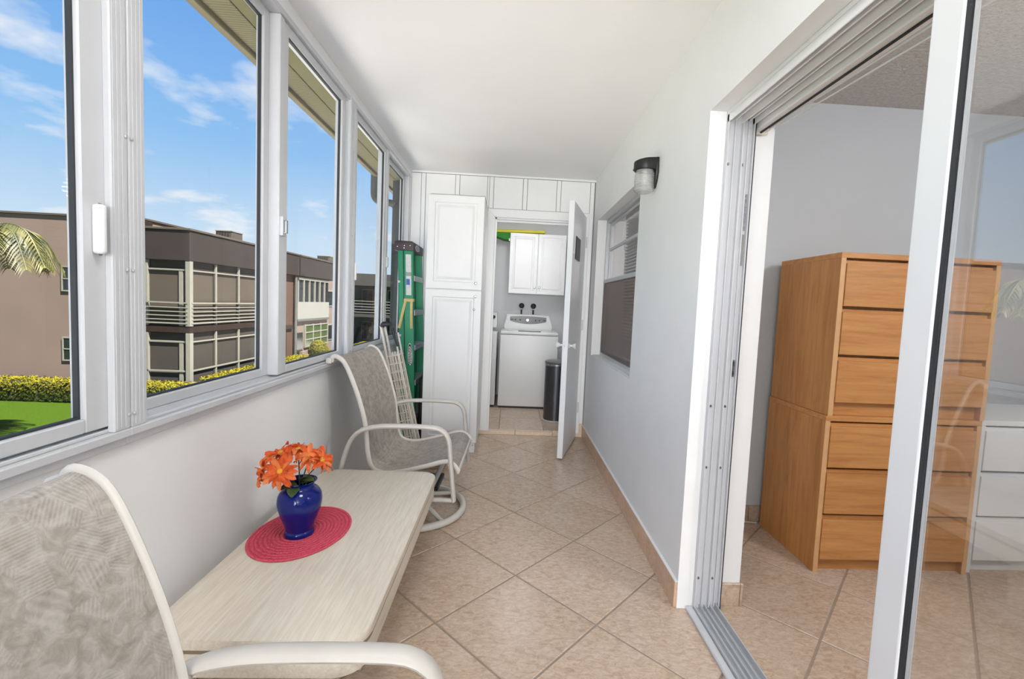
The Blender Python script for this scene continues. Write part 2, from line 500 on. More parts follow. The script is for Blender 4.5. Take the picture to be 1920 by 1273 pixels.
# doorway casing
tr1 = structe('trim_1', (0.15, YB, 0))
def mitre(bm, quad, y0, y1):
    prism(bm, quad, y0, y1, 'y', 0.004, 1)
cw = 0.078
bm = bmesh.new(); mitre(bm, [(OX0 - cw, 0.033), (OX0, 0.033), (OX0, OZ), (OX0 - cw, OZ + cw)], YB - 0.017, YB + 0.001); mk('casing_board', bm, m_trim, tr1)
bm = bmesh.new(); mitre(bm, [(OX1 + 0.068, 0.033), (OX1, 0.033), (OX1, OZ), (OX1 + 0.068, OZ + cw)], YB - 0.017, YB + 0.001); mk('casing_board', bm, m_trim, tr1)
bm = bmesh.new(); mitre(bm, [(OX0 - cw, OZ + cw), (OX0, OZ), (OX1, OZ), (OX1 + 0.068, OZ + cw)], YB - 0.017, YB + 0.001); mk('casing_board', bm, m_trim, tr1)
for a, b in ((OX0, OX0 + 0.014), (OX1 - 0.014, OX1)):
    mk('jamb_lining', box(a, b, YB + 0.002, YB + 0.1, 0.033, OZ), m_trim, tr1)
mk('head_lining', box(OX0, OX1, YB + 0.002, YB + 0.1, OZ - 0.014, OZ), m_trim, tr1)
mk('stop_bead', box(OX0 + 0.014, OX1 - 0.014, YB + 0.05, YB + 0.062, OZ - 0.03, OZ - 0.014), m_trim, tr1)
# baseboards of tile
bb = structe('baseboard_right', (XR - 0.006, 1.0, 0))
yy = DY + 0.002; k = 0
for e in (0.19, 0.64, 1.09, 1.54, 1.99, YB - 0.001):
    mk('tile', box(XR - 0.013, XR, yy, e - 0.003, 0.0, 0.114, 0.002), m_tile_base, bb); yy = e
mk('caulk_line', box(XR - 0.012, XR, DY + 0.002, YB - 0.001, 0.114, 0.118), m_wall, bb)
bb2 = structe('baseboard_back', (0.66, YB, 0))
mk('tile', box(0.641, XR - 0.014, YB - 0.012, YB, 0.0, 0.134, 0.002), m_cream, bb2)
bb3 = structe('baseboard_bedroom', (1.2, 0.6, 0))
mk('tile', box(0.868, 0.968, -0.197, -0.185, 0.0, 0.1, 0.002), m_tile, bb3)
mk('tile', box(0.97, 0.982, -0.197, 0.6, 0.0, 0.1, 0.002), m_tile, bb3)
for i in range(4):
    mk('tile', box(0.984 + i * 0.45, 0.981 + (i + 1) * 0.45, 0.588, 0.6, 0.0, 0.1, 0.002), m_tile, bb3)

# ================================================================== porch windows (three sliding units)
ZB, ZT = 0.885, 2.395
def ring(bm, y0, y1, z0, z1, w, xa, xb, bev=0.003, wz=None, wt=None):
    """rectangular frame of four bars in a plane x = const"""
    wz = w if wz is None else wz; wt = wz if wt is None else wt
    bx(bm, xa, xb, y0, y0 + w, z0, z1, bev); bx(bm, xa, xb, y1 - w, y1, z0, z1, bev)
    bx(bm, xa, xb, y0 + w, y1 - w, z0, z0 + wz, bev); bx(bm, xa, xb, y0 + w, y1 - w, z1 - wt, z1, bev)
def sash(win, y0, y1, w0, w1, xa, xb, zb=0.922, zt=2.372, glz=(0.955, 2.332)):
    """a glazed sash: stiles of widths w0 and w1, glass between"""
    bm = bmesh.new()
    bx(bm, xa, xb, y0, y0 + w0, zb, zt, 0.003); bx(bm, xa, xb, y1 - w1, y1, zb, zt, 0.003)
    bx(bm, xa, xb, y0 + w0, y1 - w1, zb, glz[0], 0.003); bx(bm, xa, xb, y0 + w0, y1 - w1, glz[1], zt, 0.003)
    s = mk('sash', bm, m_alu, win)
    bm = bmesh.new(); g = 0.0045; xm = (xa + xb) / 2
    ring(bm, y0 + w0, y1 - w1, glz[0], glz[1], g, xm - 0.006, xm + 0.006, 0)
    mk('gasket', bm, m_gasket, s)
    mk('pane', box(xm - 0.002, xm + 0.002, y0 + w0 + 0.001, y1 - w1 - 0.001, glz[0] + 0.001, glz[1] - 0.001), m_glass, s)
    return s
def unit(name, y0, y1):
    w = structe(name, (-1.07, (y0 + y1) / 2, ZB))
    for a, b in ((y0, y0 + 0.036), (y1 - 0.036, y1)):
        mk('jamb', box(-1.115, -1.032, a, b, ZB + 0.037, ZT - 0.023, 0.002), m_alu, w)
    bm = bmesh.new(); bx(bm, -1.12, -1.026, y0, y1, ZT - 0.023, ZT, 0.002); mk('head_track', bm, m_alu, w)
    bm = bmesh.new(); bx(bm, -1.12, -1.022, y0, y1, ZB, ZB + 0.022, 0.003); bx(bm, -1.12, -1.036, y0, y1, ZB + 0.022, ZB + 0.031, 0.002)
    bx(bm, -1.12, -1.074, y0, y1, ZB + 0.0305, ZB + 0.037)
    mk('sill_track', bm, m_alu, w)
    mk('apron_strip', box(-1.05, -1.034, y0, y1, ZB - 0.022, ZB, 0.003), m_alu, w)
    return w
w1 = unit('window_1', -2.42, -0.863)
sash(w1, -2.38, -1.62, 0.05, 0.05, -1.105, -1.075)
s = sash(w1, -1.64, -0.905, 0.05, 0.063, -1.072, -1.038)
h = mk('sash_handle', box(-1.039, -1.014, -0.946, -0.928, 1.335, 1.448, 0.007, 3), m_cab, s, 40)
for zz in (1.332, 1.447):
    mk('screw', box(-1.04, -1.034, -0.927, -0.921, zz, zz + 0.006, 0.001), m_chrome, s)
w2 = unit('window_2', -0.863, 0.69)
s = sash(w2, -0.826, -0.123, 0.018, 0.042, -1.105, -1.075)
s = sash(w2, -0.082, 0.612, 0.042, 0.052, -1.072, -1.040)
bm = bmesh.new(); bx(bm, -1.106, -1.034, -0.123, -0.082, 0.922, 2.372, 0.004); mk('meeting_post', bm, m_alu, w2)
lt = mk('latch', box(-1.036, -1.02, -0.118, -0.087, 1.50, 1.58, 0.004, 2), m_alu2, w2)
mk('latch_lever', box(-1.024, -1.008, -0.112, -0.094, 1.51, 1.565, 0.004, 2), m_chrome, lt)
mk('vent_slot', box(-1.024, -1.0215, -0.43, -0.40, 0.895, 0.903, 0.001), m_alu2, w2)
w3 = unit('window_3', 0.69, 2.205)
s = sash(w3, 0.745, 1.448, 0.065, 0.038, -1.072, -1.040)
mk('sash_handle', box(-1.041, -1.018, 0.762, 0.78, 1.365, 1.47, 0.007, 3), m_cab, s, 40)
s = sash(w3, 1.505, 2.165, 0.045, 0.035, -1.105, -1.075)
bm = bmesh.new(); bx(bm, -1.106, -1.034, 1.448, 1.505, 0.922, 2.372, 0.004); mk('meeting_post', bm, m_alu, w3)
mk('latch', box(-1.036, -1.02, 1.462, 1.49, 1.50, 1.58, 0.004, 2), m_alu2, w3)
# covers over the joints between the window units, ribbed
for wn_, yc in ((w1, -0.862), (w2, 0.69)):
    bm = bmesh.new()
    bx(bm, -1.04, -1.022, yc - 0.049, yc - 0.001, ZB + 0.022, ZT - 0.001, 0.003); bx(bm, -1.04, -1.022, yc + 0.001, yc + 0.051, ZB + 0.022, ZT - 0.001, 0.003)
    for i in range(3):
        bx(bm, -1.0225, -1.0208, yc - 0.042 + i * 0.012, yc - 0.037 + i * 0.012, ZB + 0.03, ZT - 0.01)
        bx(bm, -1.0225, -1.0208, yc + 0.013 + i * 0.012, yc + 0.018 + i * 0.012, ZB + 0.03, ZT - 0.01)
    c = mk('mullion_cover', bm, m_alu, wn_)
    for zz in (0.94, 1.30, 1.62, 2.1):
        for dy in (-0.008, 0.009):
            mk('screw', box(-1.0225, -1.018, yc + dy - 0.004, yc + dy + 0.004, zz, zz + 0.007, 0.0015), m_alu2, c)
tr2 = structe('trim_2', (-1.03, 0, ZT))
mk('header_board', box(-1.05, -1.034, -2.42, YB - 0.001, ZT + 0.002, ZC, 0.003), m_trim, tr2)
mk('corner_board', box(-1.05, -1.036, 2.205, YB - 0.001, 0.0, ZT, 0.002), m_trim, tr2)

# ================================================================== window in the right wall (single hung, with a screen and a blind)
w4 = structe('window_4', (0.78, 1.4, 0.83))
bm = bmesh.new(); ring(bm, 0.732, 2.068, 0.832, 2.053, 0.03, 0.765, 0.815, 0.002); mk('window_frame', bm, m_alu2, w4)
def hung(y0, y1, z0, z1, xa, xb, bars=()):
    bm = bmesh.new(); ring(bm, y0, y1, z0, z1, 0.022, xa, xb, 0.002)
    s = mk('sash', bm, m_alu2, w4)
    for zb in bars:
        mk('glazing_bar', box(xa, xb, y0 + 0.022, y1 - 0.022, zb - 0.012, zb + 0.012, 0.002), m_alu2, s)
    lv = [z0 + 0.022] + list(bars) + [z1 - 0.022]
    for a, b in zip(lv, lv[1:]):
        xm = (xa + xb) / 2
        mk('pane', box(xm - 0.0015, xm + 0.0015, y0 + 0.023, y1 - 0.023, a + 0.013 if a in bars else a, b - 0.013 if b in bars else b), m_glass_old, s)
    return s
hung(0.763, 2.037, 1.485, 2.022, 0.793, 0.813, (1.79,))
hung(0.763, 2.037, 0.863, 1.508, 0.77, 0.79)
mk('insect_screen', box(0.7625, 0.7645, 0.765, 2.035, 0.866, 1.49), m_screen, w4)
mk('meeting_rail', box(0.757, 0.769, 0.763, 2.037, 1.488, 1.52, 0.003), m_alu2, w4)
mk('window_sill', box(0.70, 0.765, 0.732, 2.068, 0.83, 0.836, 0.002), m_wall, w4)
m_blind = plain('blind_slat', (120, 112, 110), 0.5, var=0.03, vs=10)
bl = thing('window_blind', (0.87, 1.4, 0.84), 'grey slatted blind hanging inside the small window beside the wall lamp', 'blind')
mk('head_rail', box(0.85, 0.89, 0.78, 1.72, 2.0, 2.04, 0.003), m_blind, bl)
zz = 0.86; i = 0
while zz < 2.0:
    mk('slat', box(0.855, 0.88, 0.785, 1.715, zz, zz + 0.0015, 0, rot=Matrix.Rotation(R(24), 3, 'Y'), piv=(0.867, 1.25, zz)), m_blind, bl)
    zz += 0.026
mk('bottom_rail', box(0.855, 0.88, 0.785, 1.715, 0.838, 0.85, 0.003), m_blind, bl)
struct('wall_inner_room', box(2.7, 2.8, 0.7, 4.15, -0.1, 2.45), m_grey_wall)
struct('wall_inner_end', box(0.97, 2.8, 4.05, 4.15, -0.1, 2.45), m_grey_wall)
struct('floor', box(0.97, 2.8, 0.7, 4.15, -0.1, 0.0), m_grout)
# ================================================================== laundry door, opened into the porch
HX, HY = 0.565, 2.255
fx, fy = 0.360, 1.600                      # free edge, room side
d = Vector((fx - HX, fy - HY, 0)); LW = d.length; ang = math.atan2(d.y, d.x)
Rz = Matrix.Rotation(ang, 3, 'Z')
door1 = structe('door_1', (HX, HY, 0.02))
def dloc(bm, name, mat, parent=door1, smooth=0):
    """geometry given along the leaf: x from the hinge, y across, z up"""
    bmesh.ops.rotate(bm, verts=bm.verts, cent=(0, 0, 0), matrix=Rz)
    bmesh.ops.translate(bm, verts=bm.verts, vec=(HX, HY, 0))
    return mk(name, bm, mat, parent, smooth)
m_door = plain('painted_door_white', (236, 237, 239), 0.35, var=0.01, vs=4)
dloc(box(0, LW, 0, 0.046, 0.012, 2.105, 0.002), 'leaf', m_door)
for s in (0, 1):                           # white fluted knobs on both faces
    bm = bmesh.new(); lathe(bm, [(0.020, 0), (0.020, 0.004), (0.010, 0.008), (0.009, 0.026), (0.016, 0.036), (0.026, 0.052), (0.027, 0.057), (0.02, 0.060), (0, 0.060)], (0, 0, 0), 12)
    bmesh.ops.rotate(bm, verts=bm.verts, cent=(0, 0, 0), matrix=Matrix.Rotation(R(90 if s == 0 else -90), 3, 'X'))
    bmesh.ops.translate(bm, verts=bm.verts, vec=(LW - 0.055, 0 if s == 0 else 0.046, 0.945))
    dloc(bm, 'door_knob', m_cab, smooth=35)
dloc(box(LW - 0.001, LW + 0.002, 0.010, 0.036, 0.90, 0.99, 0.001), 'latch_plate', m_door)
bm = bmesh.new(); knob_y(bm, 0, 0, 0, [(0.007, 0), (0.006, 0.006), (0, 0.007)], 10)
bmesh.ops.rotate(bm, verts=bm.verts, cent=(0, 0, 0), matrix=Matrix.Rotation(R(90), 3, 'Z'))
bmesh.ops.translate(bm, verts=bm.verts, vec=(LW + 0.002, 0.023, 0.945)); dloc(bm, 'latch_bolt', m_chrome)
dloc(box(0.33, 0.56, 0.0455, 0.052, 1.66, 1.85, 0.003), 'vent_cover', m_dark_metal)
for zz in (0.25, 1.05, 1.83):
    bm = bmesh.new(); bx(bm, -0.012, 0.003, 0.0, 0.05, zz, zz + 0.09, 0.002); hg = dloc(bm, 'hinge', m_trim)
    bm = bmesh.new(); cyl(bm, (-0.008, 0.054, zz - 0.004), (-0.008, 0.054, zz + 0.094), 0.006); dloc(bm, 'hinge_pin', m_alu2, hg)

# ================================================================== sliding glass door
door2 = structe('door_2', (0.80, -1.4, 0))
YD = -2.74
# floor track: a base plate with fins
bm = bmesh.new(); bx(bm, 0.752, 0.862, YD, DY, -0.004, 0.008)
mk('floor_track', bm, m_alu2, door2)
for a in (0.754, 0.779, 0.800, 0.823, 0.846):
    mk('track_fin', box(a, a + 0.005, YD, DY - 0.001, 0.008, 0.024 if a < 0.84 else 0.032, 0.001), m_alu2, door2)
mk('sill_edge', box(0.722, 0.753, YD, DY - 0.001, -0.002, 0.014, 0.004), m_alu, door2)
# far jamb: channel profile
bm = bmesh.new(); bx(bm, 0.752, 0.864, DY - 0.006, DY + 0.001, 0.0, 2.06)
jb = mk('jamb', bm, m_alu, door2)
for a, dp in ((0.753, 0.016), (0.783, 0.012), (0.812, 0.018), (0.838, 0.010), (0.857, 0.016)):
    mk('jamb_fin', box(a, a + 0.005, DY - 0.006 - dp, DY - 0.006, 0.02, 2.055, 0.0015), m_alu, door2)
mk('jamb_seal', box(0.863, 0.867, DY - 0.02, DY + 0.03, 0.0, 2.06), m_gasket, door2)
for zz in (0.14, 0.88, 0.62, 1.86):
    for a in (0.768, 0.828):
        bm = bmesh.new(); knob_y(bm, a, DY - 0.006, zz, [(0.006, 0), (0.005, 0.003), (0, 0.0035)], 10); mk('screw', bm, m_chrome, door2)
st = mk('strike_plate', box(0.842, 0.855, DY - 0.012, DY - 0.006, 1.005, 1.075, 0.002), m_chrome, door2)
for zz in (1.012, 1.05):
    mk('strike_slot', box(0.845, 0.852, DY - 0.014, DY - 0.009, zz, zz + 0.018, 0.002), m_gasket, st)
m_sticker = plain('silver_sticker', (150, 150, 152), 0.5, var=0.35, vs=180)
m_stick2 = plain('worn_grey_sticker', (152, 150, 146), 0.6, var=0.06, vs=30)
mk('sticker', box(0.843, 0.855, DY - 0.009, DY - 0.006, 1.60, 1.745), m_sticker, door2)
mk('sticker', box(0.843, 0.855, DY - 0.009, DY - 0.006, 1.46, 1.585), m_stick2, door2)
# head track
bm = bmesh.new(); bx(bm, 0.752, 0.862, YD, DY - 0.007, 2.05, 2.064); mk('head_track', bm, m_trim, door2)
for a, dp in ((0.753, 0.03), (0.781, 0.022), (0.811, 0.032), (0.838, 0.022), (0.857, 0.034)):
    mk('track_fin', box(a, a + 0.005, YD, DY - 0.001, 2.05 - dp, 2.05, 0.0015), m_trim, door2)
def slider(y0, y1, xa, xb):
    bm = bmesh.new()
    bx(bm, xa, xb, y1 - 0.072, y1, 0.02, 2.035, 0.004, 2); bx(bm, xa, xb, y0, y0 + 0.072, 0.02, 2.035, 0.004, 2)
    bx(bm, xa, xb, y0 + 0.072, y1 - 0.072, 0.02, 0.12, 0.004); bx(bm, xa, xb, y0 + 0.072, y1 - 0.072, 1.97, 2.035, 0.004)
    p = mk('sliding_panel', bm, m_door, door2)
    bm = bmesh.new(); ring(bm, y0 + 0.072, y1 - 0.072, 0.12, 1.97, 0.011, xa + 0.004, xb - 0.004, 0); mk('gasket', bm, m_gasket, p)
    bm = bmesh.new(); ring(bm, y0 + 0.083, y1 - 0.083, 0.131, 1.959, 0.012, xa + 0.008, xb - 0.008, 0.002); mk('glazing_bead', bm, m_alu, p)
    xm = (xa + xb) / 2
    mk('pane', box(xm - 0.003, xm + 0.003, y0 + 0.094, y1 - 0.094, 0.142, 1.948), m_glass_d, p)
    return p
slider(-2.08, -1.066, 0.789, 0.809)
slider(-2.72, -1.98, 0.824, 0.842)
# blind rail over the door inside the bedroom
m_ivory = plain('ivory_plastic', (222, 214, 198), 0.45, var=0.02, vs=10)
hr = thing('blind_rail', (0.99, -1.4, 2.03), 'long white blind head rail with cords above the sliding door opening', 'blind rail')
bm = bmesh.new(); bx(bm, 0.874, 0.93, -2.72, -0.20, 2.0, 2.05, 0.004); mk('rail', bm, m_trim, hr)
mk('rail_lip', box(0.898, 0.906, -2.72, -0.202, 1.994, 2.001, 0.002), m_dark_metal, hr)
mk('end_cap', box(0.872, 0.932, -0.204, -0.197, 1.99, 2.052, 0.002), m_ivory, hr)
mk('tilt_rod', (lambda b: (tube(b, [(0.872, -0.22, 2.03), (0.871, -1.2, 2.028), (0.872, -2.7, 2.03)], 0.004), b)[1])(bmesh.new()), m_ivory, hr, 60)
for dx, zd in ((0.006, 0.03), (0.026, 0.055)):
    bm = bmesh.new(); tube(bm, spl([(0.905 + dx, -0.25, 1.996), (0.905 + dx, -0.9, 1.996 - zd * 0.5), (0.905 + dx, -1.5, 1.996 - zd), (0.905 + dx, -2.2, 1.996 - zd * 0.6), (0.905 + dx, -2.65, 1.996)], 5), 0.0028, n=6); mk('cord', bm, m_cab, hr, 60)

# ================================================================== oak and white chests of drawers
def oak(name, c1, c2, c3, axis):
    x = N(name); st = {'z': (7, 7, 0.55), 'x': (0.55, 7, 7)}[axis]
    q = x.pos()
    g = x.noise(x.mapping(q, st), 5.0, 8, 0.62, 0.6)
    fine = x.noise(x.mapping(q, tuple(v * 9 for v in st)), 4.0, 4, 0.6)
    bands = x.noise(x.mapping(q, {'z': (3.2, 3.2, 0.02), 'x': (0.05, 1, 2.2)}[axis]), 2.0, 1, 0.4)
    c = x.ramp(g, [(0.32, L(c1)), (0.5, L(c2)), (0.7, L(c3))])
    c = x.mix(0.18, c, x.ramp(fine, [(0.35, (0.72, 0.68, 0.62, 1)), (0.6, (1, 1, 1, 1))]), 'MULTIPLY')
    c = x.mix(0.5, c, x.ramp(bands, [(0.4, (0.80, 0.78, 0.75, 1)), (0.6, (1, 1, 1, 1))]), 'MULTIPLY')
    x.col(c); x.bump(fine, 0.05, 0.002); return x.set(0.42).m
OA = ((192, 130, 72), (210, 148, 86), (220, 160, 99))
m_oak_v = oak('oak_veneer_upright', *OA, 'z'); m_oak_h = oak('oak_veneer_level', *OA, 'x')
m_oak_e = plain('oak_edge_pale', (222, 174, 124), 0.5, var=0.05, vs=20)
m_white_f = plain('white_drawer_foil', (236, 236, 235), 0.35, var=0.01, vs=5)
def chest(x0, y0, z0, mv, mh, me, label, w=0.80, dp=0.478, h=0.79):
    t = thing('chest_of_drawers', (x0 + w / 2, y0 + dp / 2, z0), label, 'dresser')
    x1, y1 = x0 + w, y0 + dp
    for a, b in ((x0, x0 + 0.024), (x1 - 0.024, x1)):
        sp = mk('side_panel', box(a, b, y0 + 0.0015, y1, z0, z0 + h - 0.026, 0.001), mv, t)
        mk('edge_band', box(a, b, y0, y0 + 0.0015, z0, z0 + h - 0.026), me, sp)
    mk('top_panel', box(x0, x1, y0, y1, z0 + h - 0.026, z0 + h, 0.0015), mh, t)
    mk('back_panel', box(x0 + 0.024, x1 - 0.024, y1 - 0.008, y1 - 0.002, z0 + 0.02, z0 + h - 0.026), mv, t)
    mk('plinth', box(x0 + 0.024, x1 - 0.024, y0 + 0.030, y0 + 0.046, z0, z0 + 0.075), mh, t)
    mk('inner_shell', box(x0 + 0.024, x1 - 0.024, y0 + 0.05, y0 + 0.06, z0 + 0.068, z0 + h - 0.026), mv, t)
    zb = z0 + 0.064; dh = (h - 0.026 - 0.064) / 3
    for i in range(3):
        a = zb + i * dh
        dr = mk('drawer', box(x0 + 0.026, x1 - 0.026, y0 - 0.006, y0 + 0.014, a + 0.004, a + dh - 0.026, 0.0015), mh, t)
        mk('finger_pull', box(x0 + 0.026, x1 - 0.026, y0 + 0.014, y0 + 0.030, a + 0.02, a + dh - 0.010, 0.001), mh, dr)
    return t
chest(1.483, 0.071, 0.0, m_oak_v, m_oak_h, m_oak_e, 'oak three-drawer chest standing on the bedroom floor, carrying the other oak chest')
chest(1.488, 0.068, 0.791, m_oak_v, m_oak_h, m_oak_e, 'oak three-drawer chest stacked on top of another oak chest')
chest(2.30, 0.09, 0.0, m_white_f, m_white_f, m_white_f, 'white three-drawer chest behind the sliding glass panel, next to the oak chests')
bm = bmesh.new(); tube(bm, spl([(0.985, 0.575, 0.006), (1.1, 0.57, 0.006), (1.25, 0.56, 0.006), (1.40, 0.572, 0.006), (1.475, 0.565, 0.006)], 5), 0.004, n=6)
tag(mk('white_cable', bm, m_cab, None, 60), 'thin white cable on the bedroom floor along the baseboard', 'cable')

# ================================================================== wall lamp
lp = thing('wall_lamp', (0.685, 0.44, 1.90), 'black wall lamp with a ribbed glass jar beside the small window', 'wall lamp')
m_black = plain('black_cast_metal', (26, 26, 27), 0.45, var=0.2, vs=60, bump=0.1, bs=120)
LY, LX = 0.44, 0.622
bm = bmesh.new(); prism(bm, [(0.684, LY + 0.045)] + [(LX + 0.061 * math.cos(R(a)), LY + 0.061 * math.sin(R(a))) for a in range(90, 271, 15)] + [(0.684, LY - 0.045)], 2.015, 2.062, 'z', 0.005, 2)
for v in bm.verts:
    if v.co.z > 2.03: v.co.z += (v.co.x - 0.56) * 0.16
mk('cap', bm, m_black, lp, 40)
bm = bmesh.new(); prism(bm, [(LY - 0.046, 2.08), (LY + 0.046, 2.08), (LY + 0.05, 2.0), (LY + 0.035, 1.955), (LY + 0.012, 1.925), (LY - 0.012, 1.925), (LY - 0.035, 1.955), (LY - 0.05, 2.0)], 0.668, 0.6848, 'x', 0.004, 2)
mk('back_plate', bm, m_black, lp, 40)
x = N('ribbed_lamp_glass'); x.b.inputs['Base Color'].default_value = (0.55, 0.55, 0.54, 1); x.set(0.15)
tl = x.n('BsdfTransparent'); ms = x.n('MixShader'); ms.inputs[0].default_value = 0.5
x.l(tl.outputs[0], ms.inputs[1]); x.l(x.b.outputs[0], ms.inputs[2]); x.l(ms.outputs[0], x.o.inputs['Surface']); m_jar = x.m
pr = [(0.0, 0.0), (0.04, 0.0), (0.048, 0.006)]
for i in range(10):
    pr += [(0.0535, 0.010 + i * 0.0098), (0.0505, 0.015 + i * 0.0098)]
pr += [(0.047, 0.118)]
bm = bmesh.new(); lathe(bm, pr, (LX, LY, 1.90), 28); mk('glass_jar', bm, m_jar, lp, 20)
bm = bmesh.new(); lathe(bm, [(0, 0), (0.017, 0.005), (0.024, 0.03), (0.014, 0.06), (0.013, 0.08)], (LX, LY, 1.935), 14); mk('bulb', bm, m_cab, lp, 60)
bm = bmesh.new(); lathe(bm, [(0, 0), (0.005, 0.001), (0.005, 0.008), (0, 0.009)], (LX - 0.064, LY - 0.012, 2.008), 8); mk('thumb_screw', bm, m_black, lp)

# ================================================================== tall cabinet
cb = thing('tall_cabinet', (-0.54, 1.98, 0), 'tall white two-door pantry cabinet against the back wall beside the green ladder', 'cabinet')
CX0, CX1, CY = -0.772, -0.315, 1.712
bm = bmesh.new(); bx(bm, CX0 + 0.002, CX1 - 0.002, CY, YB - 0.012, 0.085, 2.122, 0.001); mk('carcass', bm, m_cab, cb)
mk('toe_kick', box(CX0 + 0.002, CX1 - 0.014, CY + 0.002, YB - 0.014, 0.0, 0.085), m_cab, cb)
mk('raw_top_edge', box(CX0 + 0.02, CX1, CY - 0.012, YB - 0.02, 2.1222, 2.1262), plain('raw_board_edge', (188, 178, 168), 0.8, var=0.05, vs=20), cb)
def kn(parent, x, y, z, r=0.011, m=m_chrome):
    bm = bmesh.new(); knob_y(bm, x, y, z, [(r * 0.5, 0), (r * 0.45, 0.010), (r, 0.014), (r * 1.05, 0.019), (r * 0.7, 0.025), (0, 0.026)], 14); return mk('knob', bm, m, parent, 40)
bm = bmesh.new(); panel_front(bm, CX0, CX1, 1.364, 2.12, CY - 0.021, 0.02, RAISED); dU = mk('door', bm, m_cab, cb)
bm = bmesh.new(); panel_front(bm, CX0, CX1, 0.088, 1.358, CY - 0.021, 0.02, RAISED); dL = mk('door', bm, m_cab, cb)
kn(dU, -0.366, CY - 0.021, 1.418); kn(dL, -0.366, CY - 0.021, 1.312)
bm = bmesh.new(); knob_y(bm, -0.372, CY - 0.021, 1.205, [(0.009, 0), (0.009, 0.004), (0.006, 0.006), (0, 0.006)], 14); mk('lock', bm, m_chrome, dL, 40)
bm = bmesh.new(); knob_y(bm, -0.345, CY - 0.001, 0.062, [(0.005, 0), (0.004, 0.003), (0, 0.003)], 8); mk('screw', bm, m_chrome, cb)

# ================================================================== laundry room
m_app = plain('appliance_enamel', (226, 227, 227), 0.38, var=0.01, vs=4)
m_panel = plain('control_panel_grey', (120, 120, 121), 0.35, var=0.04, vs=30)
ws = thing('washing_machine', (0.165, 3.58, 0.031), 'white top-loading washing machine facing the laundry doorway', 'washing machine')
WX0, WX1, WY0, WY1 = -0.178, 0.51, 3.25, 3.92
mk('base', box(WX0 + 0.02, WX1 - 0.02, WY0 + 0.03, WY1 - 0.02, 0.031, 0.06), m_gasket, ws)
mk('cabinet', box(WX0, WX1, WY0, WY1, 0.055, 0.905, 0.012, 3), m_app, ws, 40)
mk('top_deck', box(WX0 + 0.001, WX1 - 0.001, WY0 + 0.001, WY1, 0.908, 0.945, 0.012, 3), m_app, ws, 40)
lid = mk('lid', (lambda b: (prism(b, rrect(0.166, 3.49, 0.52, 0.42, 0.07), 0.945, 0.957, 'z', 0.004, 2), b)[1])(bmesh.new()), m_app, ws, 40)
mk('lid_grip', (lambda b: (prism(b, rrect(0.166, 3.284, 0.27, 0.026, 0.012), 0.9452, 0.9585, 'z', 0.003, 1), b)[1])(bmesh.new()), m_panel, lid, 40)
# console: sloped hood at the back of the deck
bm = bmesh.new()
pro = [(3.74, 0.944), (3.755, 0.985), (3.80, 1.10), (3.83, 1.135), (3.90, 1.14), (3.915, 1.10), (3.915, 0.944)]
prism(bm, pro, WX0 + 0.035, WX1 - 0.035, 'x', 0.015, 3)
for v in bm.verts:                           # rounded shoulders
    t = abs(v.co.x - 0.166) / 0.31
    if v.co.z > 1.0: v.co.x = 0.166 + (v.co.x - 0.166) * (1 - 0.10 * (v.co.z - 0.944) / 0.2)
con = mk('console', bm, m_app, ws, 40)
bm = bmesh.new(); up_, dn = [], []
for i in range(17):
    t = -1 + i / 8; up_.append((0.166 + 0.235 * t, 1.118 - 0.012 * t * t)); dn.append((0.166 + 0.235 * t, 1.018 + 0.035 * t * t))
def con_y(z): return 3.755 + (z - 0.985) * (0.045 / 0.115) - 0.001
outl = up_ + dn[::-1]
f0 = [bm.verts.new((a, con_y(b) - 0.004, b)) for a, b in outl]; f1 = [bm.verts.new((a, con_y(b) + 0.01, b)) for a, b in outl]
bm.faces.new(f0); bm.faces.new(f1[::-1])
for i in range(len(outl)): bm.faces.new((f0[i], f0[(i + 1) % len(outl)], f1[(i + 1) % len(outl)], f1[i]))
cp = mk('control_panel', bm, m_panel, con)
def dial(xx, zz, r, m, dep=0.018):
    bm = bmesh.new(); knob_y(bm, xx, con_y(zz) - 0.003, zz, [(r, 0), (r * 0.95, dep * 0.5), (r * 0.8, dep), (0, dep)], 16); return mk('dial', bm, m, cp, 40)
dial(0.155, 1.068, 0.022, m_chrome, 0.026)
for a in (-0.0, 0.06, 0.26, 0.31): dial(a, 1.068, 0.009, m_gasket, 0.01)
for a in (-0.045, 0.375): mk('indicator', (lambda b: (bx(b, a - 0.018, a + 0.018, con_y(1.07) - 0.006, con_y(1.07) + 0.003, 1.062, 1.074, 0.001), b)[1])(bmesh.new()), m_gasket, cp)
dy = thing('clothes_dryer', (-0.57, 3.6, 0.031), 'white clothes dryer half hidden behind the left laundry door jamb', 'dryer')
mk('base', box(-0.88, -0.235, 3.30, 3.92, 0.031, 0.06), m_gasket, dy)
mk('cabinet', box(-0.9, -0.215, 3.27, 3.93, 0.055, 0.915, 0.012, 3), m_app, dy, 40)
bm = bmesh.new(); prism(bm, [(a + 0.03, b + 0.01) for a, b in pro], -0.88, -0.235, 'x', 0.015, 3); dc = mk('console', bm, m_app, dy, 40)
mk('drum_door', box(-0.82, -0.30, 3.262, 3.272, 0.33, 0.80, 0.004), m_app, dy)
bm = bmesh.new(); knob_y(bm, -0.28, 3.80, 1.09, [(0.022, 0), (0.018, 0.02), (0, 0.02)], 14); mk('dial', bm, m_gasket, dc)
m_hose = plain('black_hose_rubber', (32, 30, 31), 0.4, var=0.1, vs=20)
